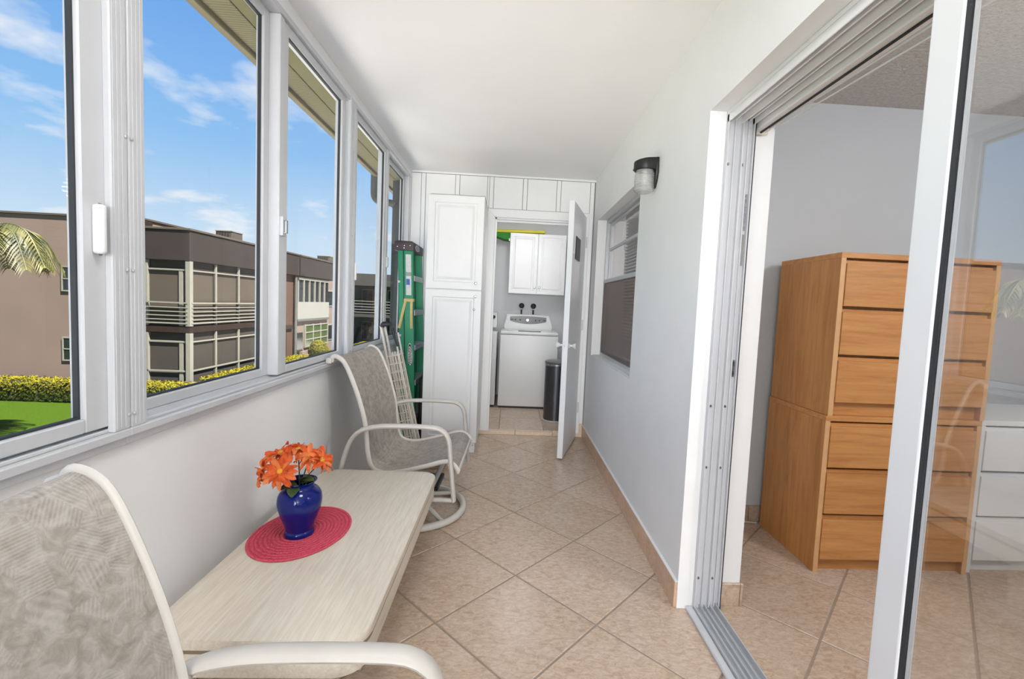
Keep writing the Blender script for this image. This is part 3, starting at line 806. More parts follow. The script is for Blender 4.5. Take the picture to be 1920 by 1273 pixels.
for a, wd in ((0.078, 'nearer the dryer'), (0.236, 'farther from the dryer')):
    vt = thing('wall_valve', (a, 4.04, 1.15), 'dark round tap with hose above the washer, ' + wd, 'water valve', 'washer supply taps')
    bm = bmesh.new(); knob_y(bm, a, 4.05, 1.25, [(0.012, 0), (0.012, 0.03), (0.033, 0.036), (0.036, 0.05), (0.025, 0.058), (0, 0.06)], 16); mk('handle', bm, m_hose, vt, 40)
    bm = bmesh.new(); cyl(bm, (a, 4.02, 1.25), (a, 4.02, 1.20), 0.013); mk('outlet', bm, m_chrome, vt, 40)
    bm = bmesh.new(); tube(bm, spl([(a, 4.02, 1.205), (a, 4.02, 1.15), (a + 0.005, 4.02, 1.05), (a + 0.01, 3.98, 0.9)], 5), 0.011); mk('hose', bm, m_hose, vt, 60)
wc = thing('wall_cabinet', (0.25, 3.9, 1.405), 'white two-door wall cabinet hung above the washing machine', 'cabinet')
mk('carcass', box(-0.108, 0.605, 3.742, 4.049, 1.402, 2.165, 0.002), m_cab, wc)
for a, b, kx in ((-0.108, 0.246, 0.222), (0.252, 0.605, 0.283)):
    bm = bmesh.new(); panel_front(bm, a, b, 1.405, 2.163, 3.721, 0.02, RAISED_S); dd = mk('door', bm, m_cab, wc); kn(dd, kx, 3.721, 1.49, 0.013)
fp = thing('foam_pad', (0.0, 3.88, 2.166), 'yellow foam pad with a green underside lying on top of the laundry wall cabinet', 'foam pad')
m_yel = plain('yellow_foam', (214, 205, 70), 0.7, var=0.06, vs=8); m_grn = plain('green_foam', (40, 130, 38), 0.7, var=0.1, vs=8)
mk('pad', box(-0.52, 0.335, 3.75, 4.0, 2.172, 2.21, 0.012, 3, rot=Matrix.Rotation(R(-1.2), 3, 'Y'), piv=(0, 3.9, 2.17)), m_yel, fp, 40)
bm = bmesh.new(); prism(bm, [(-0.5, 2.162), (-0.112, 2.166), (-0.116, 2.075), (-0.2, 2.085), (-0.36, 2.14)], 3.76, 3.95, 'y', 0.006, 2); mk('underside', bm, m_grn, fp, 40)
mk('clip', box(-0.128, -0.112, 3.735, 3.75, 2.06, 2.095, 0.003), m_cab, fp)
tcn = thing('trash_can', (0.452, 2.76, 0.031), 'tall dark steel trash can behind the open laundry door', 'trash can')
m_steel = plain('dark_brushed_steel', (92, 94, 99), 0.3, metal=0.85, var=0.12, vs=30, stretch=(6, 6, 0.3))
bm = bmesh.new(); lathe(bm, [(0, 0), (0.128, 0), (0.132, 0.012), (0.128, 0.02), (0, 0.02)], (0.452, 2.76, 0.031), 32); mk('base_ring', bm, m_alu2, tcn, 40)
bm = bmesh.new(); lathe(bm, [(0, 0.02), (0.124, 0.02), (0.125, 0.6), (0, 0.6)], (0.452, 2.76, 0.031), 32); mk('body', bm, m_steel, tcn, 40)
bm = bmesh.new(); lathe(bm, [(0.126, 0.6), (0.129, 0.603), (0.129, 0.62), (0.126, 0.623), (0, 0.623)], (0.452, 2.76, 0.031), 32); mk('rim', bm, m_chrome, tcn, 40)
bm = bmesh.new(); lathe(bm, [(0.128, 0.626), (0.131, 0.632), (0.129, 0.645), (0.10, 0.655), (0, 0.658)], (0.452, 2.76, 0.031), 32); mk('lid', bm, plain('grey_plastic_lid', (108, 109, 112), 0.35, var=0.03), tcn, 40)
# ================================================================== sling chairs
x = N('beige_sling_fabric'); q = x.objc()
def vmath(x, op, a, b):
    n = x.n('VectorMath', operation=op); x.l(a, n.inputs[0])
    if isinstance(b, tuple): n.inputs[1].default_value = b
    else: x.l(b, n.inputs[1])
    return n
vo = x.n('TexVoronoi'); vo.inputs['Scale'].default_value = 24; x.l(x.mapping(q, (1, 1, 0.8)), vo.inputs['Vector'])
cell = vo.outputs['Color']; sp3 = x.n('SeparateColor'); x.l(cell, sp3.inputs[0])
# stripes turned to a different angle in every leaf-like patch
dirv = vmath(x, 'SUBTRACT', cell, (0.5, 0.5, 0.5)); nrm = x.n('VectorMath', operation='NORMALIZE'); x.l(dirv.outputs[0], nrm.inputs[0])
dt = x.n('VectorMath', operation='DOT_PRODUCT'); x.l(q, dt.inputs[0]); x.l(nrm.outputs[0], dt.inputs[1])
strp = x.math('MULTIPLY', x.math('ADD', x.math('SINE', x.math('MULTIPLY', dt.outputs['Value'], 1250)), 1.0), 0.5)
patch = x.ramp(sp3.outputs[0], [(0.45, (0, 0, 0, 1)), (0.55, (1, 1, 1, 1))])
mot = x.noise(q, 38, 6, 0.7, 0.8)
c = x.ramp(mot, [(0.34, L((150, 141, 132))), (0.5, L((168, 160, 151))), (0.66, L((184, 178, 170)))])
c = x.mix(x.math('MULTIPLY', x.math('MULTIPLY', strp, patch), 0.34), c, L((200, 195, 188)))
wv = x.n('TexWave'); wv.inputs['Scale'].default_value = 120; wv.inputs['Distortion'].default_value = 0.4; x.l(x.mapping(q, (0.2, 1, 0.6)), wv.inputs['Vector'])
c = x.mix(0.16, c, x.ramp(wv.outputs[1], [(0.2, (0.55, 0.53, 0.5, 1)), (0.7, (1, 1, 1, 1))]), 'MULTIPLY')
x.col(c); x.bump(wv.outputs[1], 0.25, 0.002); m_sling = x.set(0.75, spec=0.25).m
m_chair = plain('ivory_powder_coat', (203, 198, 190), 0.42, var=0.025, vs=14, bump=0.04, bs=60)
m_ringm = plain('worn_white_paint', (222, 217, 210), 0.55, var=0.07, vs=18, bump=0.1, bs=50)
def make_chair():
    t = empty('swivel_patio_chair', (0, 0, 0))
    HW = 0.279
    prof = spl([(-0.405, 0.925), (-0.385, 0.948), (-0.34, 0.925), (-0.30, 0.852), (-0.25, 0.72), (-0.215, 0.585), (-0.198, 0.43), (-0.17, 0.355), (-0.10, 0.330), (0.0, 0.345), (0.12, 0.378), (0.21, 0.404), (0.258, 0.392), (0.288, 0.352)], 6)
    pts = [(p[0], p[1]) for p in prof]
    # sling: a sagging sheet with thickness
    bm = bmesh.new(); rows = []; NV = 12; n = len(pts)
    for i, (px, pz) in enumerate(pts):
        a = pts[max(i - 1, 0)]; b = pts[min(i + 1, n - 1)]
        tx, tz = b[0] - a[0], b[1] - a[1]; l_ = math.hypot(tx, tz); nx, nz_ = -tz / l_, tx / l_
        s_ = i / (n - 1); sag = 0.028 * math.sin(math.pi * min(max((s_ - 0.04) / 0.92, 0), 1)) ** 0.6
        row = []
        for j in range(NV + 1):
            v = -1 + 2 * j / NV; k = (1 - v * v) * sag
            row.append(bm.verts.new((px - nx * k if True else px, v * HW, pz - nz_ * k)))
        rows.append(row)
    for a, b in zip(rows, rows[1:]):
        for j in range(NV): bm.faces.new((a[j], a[j + 1], b[j + 1], b[j]))
    bmesh.ops.recalc_face_normals(bm, faces=bm.faces)
    bmesh.ops.solidify(bm, geom=list(bm.faces), thickness=0.003)
    mk('sling', bm, m_sling, t, 50, False)
    for s in (-1, 1):
        bm = bmesh.new(); tube(bm, [(a, s * 0.285, b) for a, b in pts], 0.0125, 0.006, n=10, side=(0, 1, 0)); mk('side_frame', bm, m_chair, t, 50)
        loop = fillet([(0.272, 0.205), (0.250, 0.40), (0.232, 0.592), (0.06, 0.600), (-0.16, 0.594), (-0.275, 0.545), (-0.335, 0.33), (-0.325, 0.205)], 0.10, 6, False)
        loop = [(p.x, p.y) for p in loop]
        bm = bmesh.new(); tube(bm, [(a, s * 0.318, b) for a, b in loop], 0.0125, 0.023, n=12, side=(0, 1, 0)); mk('armrest', bm, m_chair, t, 50)
        bm = bmesh.new(); tube(bm, [(0.275, s * 0.318, 0.207), (-0.33, s * 0.318, 0.207)], 0.0125, 0.016, n=10, side=(0, 1, 0)); mk('lower_bar', bm, m_chair, t, 50)
        bm = bmesh.new(); cyl(bm, (0.236, s * 0.283, 0.395), (0.248, s * 0.32, 0.40), 0.012); mk('bracket', bm, m_chair, t, 50)
        bm = bmesh.new(); cyl(bm, (-0.212, s * 0.283, 0.56), (-0.222, s * 0.32, 0.572), 0.012); mk('bracket', bm, m_chair, t, 50)
        cp_ = bmesh.new(); bx(cp_, -0.425, -0.395, s * 0.285 - 0.014, s * 0.285 + 0.014, 0.908, 0.938, 0.006, 2); mk('end_cap', cp_, m_chair, t, 40)
        bm = bmesh.new(); tube(bm, [(s * 0.12, -0.318, 0.205), (s * 0.12, 0.318, 0.205)], 0.016, n=10); mk('cross_bar', bm, m_chair, t, 50)
    for px, pz in ((-0.398, 0.925), (0.284, 0.350)):
        bm = bmesh.new(); tube(bm, [(px, -0.285, pz), (px, 0.285, pz)], 0.011, n=10); mk('end_bar', bm, m_chair, t, 50)
    mk('spring_plate', box(-0.15, 0.15, -0.11, 0.11, 0.165, 0.19, 0.004), m_dark_metal, t)
    bm = bmesh.new(); lathe(bm, [(0, 0.06), (0.045, 0.06), (0.04, 0.09), (0.03, 0.10), (0.03, 0.165), (0, 0.165)], (0, 0, 0), 18); mk('swivel_post', bm, m_ringm, t, 40)
    bm = bmesh.new(); tube(bm, [(0.285 * math.cos(2 * math.pi * i / 48), 0.285 * math.sin(2 * math.pi * i / 48), 0.022) for i in range(48)], 0.02, 0.02, n=10, closed=True, side=(0, 0, 1)); mk('base_ring', bm, m_ringm, t, 60)
    for k in range(4):
        a = R(45 + 90 * k); ca, sa = math.cos(a), math.sin(a)
        bm = bmesh.new(); tube(bm, spl([(0.28 * ca, 0.28 * sa, 0.028), (0.18 * ca, 0.18 * sa, 0.05), (0.08 * ca, 0.08 * sa, 0.075), (0.02 * ca, 0.02 * sa, 0.08)], 5), 0.013, n=8); mk('spoke', bm, m_ringm, t, 60)
        bm = bmesh.new(); lathe(bm, [(0, 0), (0.01, 0), (0.01, 0.006), (0, 0.006)], (0.285 * math.cos(a + 0.5), 0.285 * math.sin(a + 0.5), 0), 8); mk('glide', bm, m_gasket, t)
    return t
ch1 = make_chair()
ch2 = copy_tree(ch1)
ch1.location = (-0.597, 0.645, 0); ch1.rotation_euler = (0, 0, R(-1.5))
ch2.location = (-0.415, -1.53, 0); ch2.rotation_euler = (0, 0, R(0.5))
tag(ch1, 'beige sling swivel chair by the wire cart, at the far end of the low table', 'patio chair', 'sling swivel chairs')
tag(ch2, 'beige sling swivel chair in the foreground, its back under the nearest window', 'patio chair', 'sling swivel chairs')

# ================================================================== low table
x = N('bleached_wood_laminate'); q = x.pos()
g = x.noise(x.mapping(q, (16, 1.0, 16), (0, 0, R(-12))), 7, 7, 0.66, 0.5)
x.col(x.ramp(g, [(0.3, L((203, 190, 173))), (0.5, L((215, 204, 188))), (0.7, L((225, 216, 203)))])); x.bump(g, 0.03, 0.002); m_lam = x.set(0.36).m
m_groove_shade = plain('groove_shade_brown', (132, 115, 94), 0.6, var=0.05)  # dark strip colour that paints in the shade of a groove
tb = thing('low_table', (-0.69, -0.36, 0), 'long pale laminate low table with rounded corners under the windows', 'table')
TX0, TX1, TY0, TY1, TZ = -0.965, -0.408, -0.935, 0.215, 0.40
cx, cy, tw, tl_ = (TX0 + TX1) / 2, (TY0 + TY1) / 2, TX1 - TX0, TY1 - TY0
bm = bmesh.new(); prism(bm, rrect(cx, cy, tw, tl_, 0.075, 8), TZ - 0.026, TZ, 'z', 0.003, 2); mk('tabletop', bm, m_lam, tb, 40)
bm = bmesh.new(); prism(bm, rrect(cx, cy, tw - 0.006, tl_ - 0.006, 0.073, 8), TZ - 0.038, TZ - 0.025, 'z'); mk('groove_shade_strip', bm, m_groove_shade, tb, 40)
bm = bmesh.new(); prism(bm, rrect(cx, cy, tw - 0.008, tl_ - 0.008, 0.073, 8), TZ - 0.10, TZ - 0.038, 'z', 0.003, 1); mk('apron', bm, m_lam, tb, 40)
bm = bmesh.new(); bx(bm, -0.82, -0.555, -0.50, -0.22, 0.03, TZ - 0.10, 0.004); mk('pedestal', bm, m_lam, tb)
mk('base_plate', box(-0.872, -0.53, -0.56, -0.16, 0.0, 0.03, 0.004), m_lam, tb)

# ================================================================== placemat, vase and flowers
x = N('coral_woven_cord'); q = x.objc()
vw = x.n('TexVoronoi'); vw.inputs['Scale'].default_value = 240; x.l(q, vw.inputs['Vector'])
x.col(x.ramp(vw.outputs['Distance'], [(0.1, L((226, 92, 112))), (0.8, L((196, 58, 82)))])); x.bump(vw.outputs['Distance'], 0.6, 0.003); m_mat = x.set(0.8).m
VX, VY = -0.797, -0.43
bm = bmesh.new(); MX, MY, ea, eb, er = -0.800, -0.405, 0.158, 0.195, R(-8)
def ell(k, ph): 
    u, v = ea * k * math.cos(ph), eb * k * math.sin(ph)
    return MX + u * math.cos(er) - v * math.sin(er), MY + u * math.sin(er) + v * math.cos(er)
c0 = [ell(0.99, 2 * math.pi * i / 64) for i in range(64)]; prism(bm, c0, TZ + 0.0005, TZ + 0.004, 'z')
mt = mk('placemat', bm, m_mat); tag(mt, 'round coral-red woven placemat under the blue vase', 'placemat')
for k in range(1, 14):
    bm = bmesh.new(); kk = (k - 0.2) / 13
    tube(bm, [(*ell(kk, 2 * math.pi * i / 60), TZ + 0.0045) for i in range(60)], 0.0052, 0.0036, n=8, closed=True, side=(0, 0, 1) if False else None)
    mk('cord_ring', bm, m_mat, mt, 60)
vs = thing('flower_vase', (VX, VY, TZ + 0.009), 'cobalt blue glass vase on the coral placemat', 'vase')
x = N('cobalt_glass'); x.col((0.002, 0.012, 0.17, 1)); x.set(0.03, spec=0.45)
tlb = x.n('BsdfTranslucent'); tlb.inputs[0].default_value = (0.01, 0.06, 0.75, 1); ms = x.n('MixShader'); ms.inputs[0].default_value = 0.10
x.l(x.b.outputs[0], ms.inputs[1]); x.l(tlb.outputs[0], ms.inputs[2]); x.l(ms.outputs[0], x.o.inputs['Surface']); m_vase = x.m
zb = TZ + 0.0085
bm = bmesh.new(); outer = [(0.0, 0.0), (0.046, 0.0), (0.049, 0.006), (0.047, 0.016), (0.044, 0.020), (0.052, 0.045), (0.064, 0.078), (0.072, 0.108), (0.0735, 0.128), (0.069, 0.150), (0.058, 0.165), (0.049, 0.173), (0.046, 0.180), (0.050, 0.190), (0.056, 0.196)]
sm = [(p.x, p.y) for p in spl([(a, b, 0) for a, b in outer[4:]], 3)]
lathe(bm, outer[:4] + sm + [(r - 0.004, z) for r, z in sm[::-1]] + [(0, 0.026)], (VX, VY, zb), 40); mk('body', bm, m_vase, vs, 45)
# flowers
x = N('orange_petal'); q = x.objc(); rr_ = x.n('ObjectInfo').outputs['Random']
st = x.noise(x.mapping(q, (40, 40, 40)), 3, 3)
x.col(x.mix(0.5, x.ramp(st, [(0.3, L((226, 78, 24))), (0.7, L((250, 142, 60)))]), x.ramp(rr_, [(0, L((216, 66, 28))), (0.5, L((240, 110, 52))), (1, L((250, 178, 112)))])))
tlb = x.n('BsdfTranslucent'); tlb.inputs[0].default_value = L((245, 110, 30)); ms = x.n('MixShader'); ms.inputs[0].default_value = 0.25
x.set(0.7); x.l(x.b.outputs[0], ms.inputs[1]); x.l(tlb.outputs[0], ms.inputs[2]); x.l(ms.outputs[0], x.o.inputs['Surface']); m_petal = x.m
m_core = plain('yellow_flower_core', (232, 168, 48), 0.8, var=0.2, vs=300, bump=0.5, bs=400)
m_stem = plain('green_stem', (58, 78, 34), 0.6, var=0.1, vs=40)
m_leafd = plain('dark_silk_leaf', (52, 72, 24), 0.6, var=0.3, vs=60)
rng = random.Random(7)
def petal_bm(Ln, Wd, lift, curl, twist):
    bm = bmesh.new(); rows = []
    for i in range(7):
        t = i / 6; w = Wd * (0.35 + 0.65 * math.sin(math.pi * min(t * 0.82 + 0.12, 1))) * (1 if t < 0.95 else 0.55)
        zc = lift * t - curl * t * t; row = []
        for j in (-1, -0.5, 0, 0.5, 1):
            row.append(bm.verts.new((0.006 + Ln * t - 0.004 * abs(j) * (1 if i == 6 else 0), w * j / 2, zc + 0.004 * (j * j - 0.5) * math.sin(math.pi * t) + twist * j * t * 0.01)))
        rows.append(row)
    for a, b in zip(rows, rows[1:]):
        for j in range(4): bm.faces.new((a[j], a[j + 1], b[j + 1], b[j]))
    bmesh.ops.recalc_face_normals(bm, faces=bm.faces)
    bmesh.ops.solidify(bm, geom=list(bm.faces), thickness=0.0007)
    return bm
def leaf_bm(base, tipv, w, upv):
    bm = bmesh.new(); b = Vector(base); d_ = Vector(tipv); s_ = d_.cross(Vector(upv)).normalized(); u_ = s_.cross(d_).normalized(); rows = []
    for i in range(7):
        t = i / 6; ww = w * math.sin(math.pi * (0.08 + 0.9 * t)) ** 0.8 * 0.5
        c_ = b + d_ * t + u_ * (0.25 * d_.length * math.sin(math.pi * t) * 0.5)
        rows.append([bm.verts.new(c_ + s_ * ww * j + u_ * abs(j) * 0.2 * ww) for j in (-1, 0, 1)])
    for a, c in zip(rows, rows[1:]):
        for j in range(2): bm.faces.new((a[j], a[j + 1], c[j + 1], c[j]))
    bmesh.ops.recalc_face_normals(bm, faces=bm.faces); bmesh.ops.solidify(bm, geom=list(bm.faces), thickness=0.0008)
    return bm
def flower(c, face, r, label, npet=12, leaves=(), cup=0.3):
    c = Vector(c); face = Vector(face).normalized()
    t = thing('orange_flower', (VX, VY, zb + 0.05), label, 'flower', 'orange flowers in the vase')
    qm = face.to_track_quat('Z', 'Y').to_matrix()
    for lay_ in (0, 1):
        for k in range(npet if lay_ == 0 else npet - 3):
            bm = petal_bm(r * (1 if lay_ == 0 else 0.78) * rng.uniform(0.88, 1.06), r * rng.uniform(0.28, 0.38), r * (cup + 0.28 * lay_) * rng.uniform(0.6, 1.3), r * rng.uniform(0.25, 0.75), rng.uniform(-1, 1))
            a = 2 * math.pi * (k + 0.5 * lay_ + rng.uniform(-0.2, 0.2)) / (npet if lay_ == 0 else npet - 3)
            bmesh.ops.rotate(bm, verts=bm.verts, cent=(0, 0, 0), matrix=qm @ Matrix.Rotation(a, 3, 'Z'))
            bmesh.ops.translate(bm, verts=bm.verts, vec=c + face * 0.003 * lay_); mk('petal', bm, m_petal, t, 60, False)
    bm = bmesh.new(); lathe(bm, [(0, -0.004), (0.008, -0.003), (0.0105, 0.003), (0.008, 0.008), (0, 0.009)], (0, 0, 0), 12)
    bmesh.ops.rotate(bm, verts=bm.verts, cent=(0, 0, 0), matrix=qm); bmesh.ops.translate(bm, verts=bm.verts, vec=c); mk('core', bm, m_core, t, 60)
    base = Vector((VX + (c.x - VX) * 0.15, VY + (c.y - VY) * 0.15, zb + 0.05)); mouth = Vector((VX + (c.x - VX) * 0.3, VY + (c.y - VY) * 0.3, zb + 0.19))
    bm = bmesh.new(); tube(bm, spl([base, mouth, (mouth + c) / 2 + Vector((0, 0, 0.006)), c - face * 0.012, c - face * 0.001], 5), 0.0022, n=6); mk('stem', bm, m_stem, t, 60)
    for lb, lt_, lw_ in leaves:
        mk('leaf', leaf_bm(lb, lt_, lw_, (0, -0.3, 1)), m_leafd, t, 60, False)
zr = zb + 0.19
flower((-0.845, -0.475, 0.652), (0.1, -0.9, 0.55), 0.058, 'orange flower facing forward in the middle of the vase bunch', 13, [((-0.80, -0.45, zr), (-0.045, -0.03, -0.012), 0.034)])
flower((-0.918, -0.44, 0.640), (-0.75, -0.45, 0.1), 0.05, 'orange flower drooping out on the left edge of the vase bunch', 10, [((-0.80, -0.46, zr), (0.008, -0.042, -0.026), 0.04)], 0.5)
flower((-0.880, -0.40, 0.690), (-0.25, -0.35, 1), 0.054, 'orange flower turned upward at the upper left of the vase bunch', 11, (), 0.35)
flower((-0.830, -0.375, 0.695), (0.05, -0.1, 1), 0.052, 'orange flower turned upward at the back of the vase bunch', 11, [((-0.79, -0.44, zr), (0.042, -0.01, 0.012), 0.032)], 0.35)
flower((-0.772, -0.41, 0.685), (0.1, -0.45, 0.9), 0.052, 'orange flower tilted forward right of centre in the vase bunch', 12, [((-0.785, -0.44, zr + 0.012), (0.048, -0.016, 0.004), 0.03)])
flower((-0.735, -0.405, 0.670), (0.7, -0.25, 0.5), 0.05, 'orange flower leaning out on the right edge of the vase bunch', 11, [((-0.79, -0.435, zr + 0.005), (0.03, -0.025, 0.028), 0.028)], 0.4)

# ================================================================== green step ladder leaning folded in the corner
m_fibre = plain('green_fibreglass', (34, 138, 98), 0.4, var=0.06, vs=14)
m_cap = plain('dark_plum_plastic', (62, 48, 52), 0.5, var=0.08, vs=20)
m_paper = plain('white_sticker', (206, 206, 204), 0.6, var=0.08, vs=60)
m_blue = plain('blue_sticker_print', (64, 96, 170), 0.6, var=0.3, vs=90)
m_strap = plain('tan_webbing', (200, 180, 122), 0.8, var=0.08, vs=50)
ld = thing('step_ladder', (-0.9, 1.98, 0), 'green fibreglass step ladder with a dark top cap, folded beside the tall cabinet', 'ladder')
def rx(z, off): return -0.985 + 0.075 * (1.66 - z) / 1.66 * 1.0 + off          # x of the front rail's rear edge
def rail(name, ya0, ya1, x_off, wdt, z1, flange, lean=1.0, m=m_fibre):
    """C-channel rail: web across X, flanges along Y; ya0 at the foot, ya1 at the top"""
    bm = bmesh.new()
    def Q(z, u, v):
        t = z / 1.7; return (rx(z, x_off) * 1.0 + u + (1 - lean) * 0.0, ya0 + (ya1 - ya0) * t + v, z)
    for u0, u1, v0, v1 in ((0, wdt, 0, 0.005), (0, 0.005, 0, flange), (wdt - 0.005, wdt, 0, flange)):
        if flange < 0 and v1 == flange: v0, v1 = flange, 0.0
        vs_ = [bm.verts.new(Q(z, u, v)) for z in (0.02, z1) for v in (v0, v1) for u in (u0, u1)]
        for qd in ((0, 2, 3, 1), (4, 5, 7, 6), (0, 1, 5, 4), (2, 6, 7, 3), (0, 4, 6, 2), (1, 3, 7, 5)): bm.faces.new([vs_[i] for i in qd])
    o = mk(name, bm, m, ld)
    bm = bmesh.new(); c_ = Q(0, 0, 0); bx(bm, c_[0] - 0.006, c_[0] + wdt + 0.006, min(c_[1] - 0.006, c_[1] + flange), max(c_[1] + 0.008, c_[1] + flange), 0.0, 0.045, 0.003); mk('foot', bm, m_gasket, o)
    return o
YA0, YA1, YF0, YF1 = 1.76, 1.82, 2.25, 2.19
r1 = rail('front_rail', YA0, YA1, 0.0, 0.078, 1.70, 0.03)
r2 = rail('front_rail', YF0, YF1, 0.0, 0.078, 1.70, -0.03)
rail('rear_rail', YA0 + 0.01, YA1 + 0.012, -0.052, 0.046, 1.68, 0.026)
rail('rear_rail', YF0 - 0.01, YF1 - 0.012, -0.052, 0.046, 1.68, -0.026)
m_tread = plain('aluminium_tread', (196, 196, 197), 0.4, metal=0.4, var=0.06, vs=60, stretch=(1, 12, 1))
for zz in (0.29, 0.585, 0.88, 1.175, 1.465):
    ya = YA0 + (YA1 - YA0) * zz / 1.7; yf = YF0 + (YF1 - YF0) * zz / 1.7; x_ = rx(zz, 0)
    stp = mk('step', box(x_ - 0.004, x_ + 0.086, ya + 0.006, yf - 0.001, zz - 0.006, zz, 0.001), m_tread, ld)
    mk('step_lip', box(x_ + 0.080, x_ + 0.086, ya + 0.006, yf - 0.001, zz - 0.045, zz - 0.006, 0.001), m_tread, stp)
    mk('step_brace', box(x_ + 0.0, x_ + 0.01, ya + 0.006, yf - 0.001, zz - 0.03, zz - 0.006, 0.001), m_tread, stp)
for zz in (0.45, 0.95, 1.4):
    x_ = rx(zz, -0.05); mk('rear_brace', box(x_, x_ + 0.02, YA0 + 0.04, YF0 - 0.04, zz, zz + 0.02, 0.002), m_tread, ld)
bm = bmesh.new(); prism(bm, [(-1.06, 1.672), (-0.902, 1.668), (-0.900, 1.735), (-0.915, 1.748), (-1.035, 1.752), (-1.06, 1.742)], 1.80, 2.215, 'y', 0.006, 2); cap = mk('top_cap', bm, m_cap, ld, 40)
for a, b in ((-1.035, 1.70), (-0.98, 1.69), (-0.978, 1.71), (-0.93, 1.712)):
    bm = bmesh.new(); knob_y(bm, a, 1.801, b, [(0.006, 0), (0.005, 0.003), (0, 0.004)], 10); mk('rivet', bm, m_chrome, cap)
def oval_x(xp, cy_, cz_, ry, rz, name, mat, par, th=0.002):
    bm = bmesh.new(); prism(bm, [(cy_ + ry * math.cos(2 * math.pi * i / 28), cz_ + rz * math.sin(2 * math.pi * i / 28)) for i in range(28)], xp, xp + th, 'x'); return mk(name, bm, mat, par)
o_ = oval_x(-0.8995, 1.95, 1.705, 0.085, 0.026, 'cap_badge', m_paper, cap, 0.0015)
oval_x(-0.898, 1.95, 1.705, 0.066, 0.019, 'badge_ring', m_sticker, o_, 0.0012)
def on_rail(z, u0, u1, z0, z1, name, mat, par=r1, out=0.0012):
    bm = bmesh.new(); vs_ = []
    for zz in (z0, z1):
        y_ = YA0 + (YA1 - YA0) * zz / 1.7
        for v in (-out, 0.001):
            for u in (u0, u1): vs_.append(bm.verts.new((rx(zz, 0) + u, y_ + v, zz)))
    for qd in ((0, 2, 3, 1), (4, 5, 7, 6), (0, 1, 5, 4), (2, 6, 7, 3), (0, 4, 6, 2), (1, 3, 7, 5)): bm.faces.new([vs_[i] for i in qd])
    return mk(name, bm, mat, par)
on_rail(0, 0.016, 0.06, 1.49, 1.64, 'sticker', m_paper)
b_ = on_rail(0, 0.016, 0.06, 1.30, 1.462, 'sticker', m_paper)
on_rail(0, 0.018, 0.048, 1.385, 1.435, 'sticker_print', m_blue, b_, 0.002)
on_rail(0, 0.016, 0.06, 1.465, 1.487, 'sticker', m_sticker)
bm = bmesh.new(); y_ = YA0 + 0.06 * 1.25 / 1.7
bx(bm, rx(1.25, -0.002), rx(1.25, 0.082), y_ - 0.006, y_ + 0.034, 1.245, 1.272, 0.003); sp_ = mk('strap', bm, m_strap, ld)
for xa, xb in ((0.012, -0.035), (0.062, 0.068)):
    bm = bmesh.new(); tube(bm, [(rx(1.25, xa), y_ - 0.007, 1.25), (rx(1.25, (xa + xb) / 2), y_ - 0.016, 1.13), (rx(1.25, xb), y_ - 0.012, 1.02)], 0.0025, 0.011, n=8, side=(1, 0, 0)); mk('strap_tail', bm, m_strap, sp_, 60)
# oval maker's mark on the near rail, reading upward
zc_ = 0.79; yb_ = YA0 + 0.06 * zc_ / 1.7; xc_ = rx(zc_, 0.044)
tilt = Matrix.Rotation(math.atan2(0.075, 1.66), 4, 'Y')
def oval_y(ru, rz, out, name, mat, par):
    bm = bmesh.new(); prism(bm, [(ru * math.cos(2 * math.pi * i / 32), rz * math.sin(2 * math.pi * i / 32)) for i in range(32)], -out, 0.001, 'y')
    bmesh.ops.transform(bm, matrix=Matrix.Translation((xc_, yb_ - 0.0005, zc_)) @ tilt.inverted(), verts=bm.verts); return mk(name, bm, mat, par)
k1 = oval_y(0.021, 0.108, 0.0018, 'logo_oval', m_paper, r1)
oval_y(0.0185, 0.100, 0.0024, 'logo_field', plain('navy_ink', (20, 28, 44), 0.5), k1)
oval_y(0.0165, 0.082, 0.0030, 'logo_panel', m_paper, k1)
M4 = Matrix.Translation((xc_, yb_ - 0.0042, zc_)) @ tilt.inverted() @ Matrix(((0, -1, 0, 0), (0, 0, -1, 0), (1, 0, 0, 0), (0, 0, 0, 1)))
mk('lettering', text_bm('WERNER', 0.036, 0.0004, M4), plain('navy_lettering', (16, 22, 38), 0.5), k1)

# ================================================================== folded wire cart in front of the ladder
m_wire = plain('cream_coated_wire', (226, 218, 206), 0.45, var=0.05, vs=30)
ct = thing('wire_cart', (-0.86, 1.42, 0), 'folded cream wire shopping cart leaning between the far chair and the ladder', 'cart')
A = Vector((-0.975, 1.33, 1.07)); Bv = Vector((-0.765, 1.33, 0.085)); ax_ = (A - Bv).normalized(); sd = Vector((ax_.z, 0, -ax_.x)); yv = Vector((0, 1, 0)); LEN = (A - Bv).length
def cp3(l, u, v): return Bv + ax_ * l + sd * u + yv * v
for v in (0.0, 0.10):
    for u in (-0.048, 0.05):
        bm = bmesh.new(); tube(bm, [cp3(0, u, v), cp3(LEN * (1.0 if u < 0 else 0.93), u * (1 if u < 0 else 0.8), v)], 0.010 if u < 0 else 0.0075, n=8); mk('frame_tube', bm, m_wire, ct, 60)
    i = 0
    for l in [0.03 + 0.062 * k for k in range(13)]:
        bm = bmesh.new(); cyl(bm, cp3(l, -0.048, v), cp3(l, 0.05, v), 0.0042, 6); mk('cross_wire', bm, m_wire, ct, 60)
    for u in (-0.026, -0.006, 0.014, 0.033):
        bm = bmesh.new(); cyl(bm, cp3(0.0, u, v), cp3(0.80, u, v), 0.0042, 6); mk('long_wire', bm, m_wire, ct, 60)
for l in [0.03 + 0.062 * k for k in range(13)]:
    bm = bmesh.new(); cyl(bm, cp3(l, 0.05, 0), cp3(l, 0.05, 0.10), 0.0032, 6); mk('cross_wire', bm, m_wire, ct, 60)
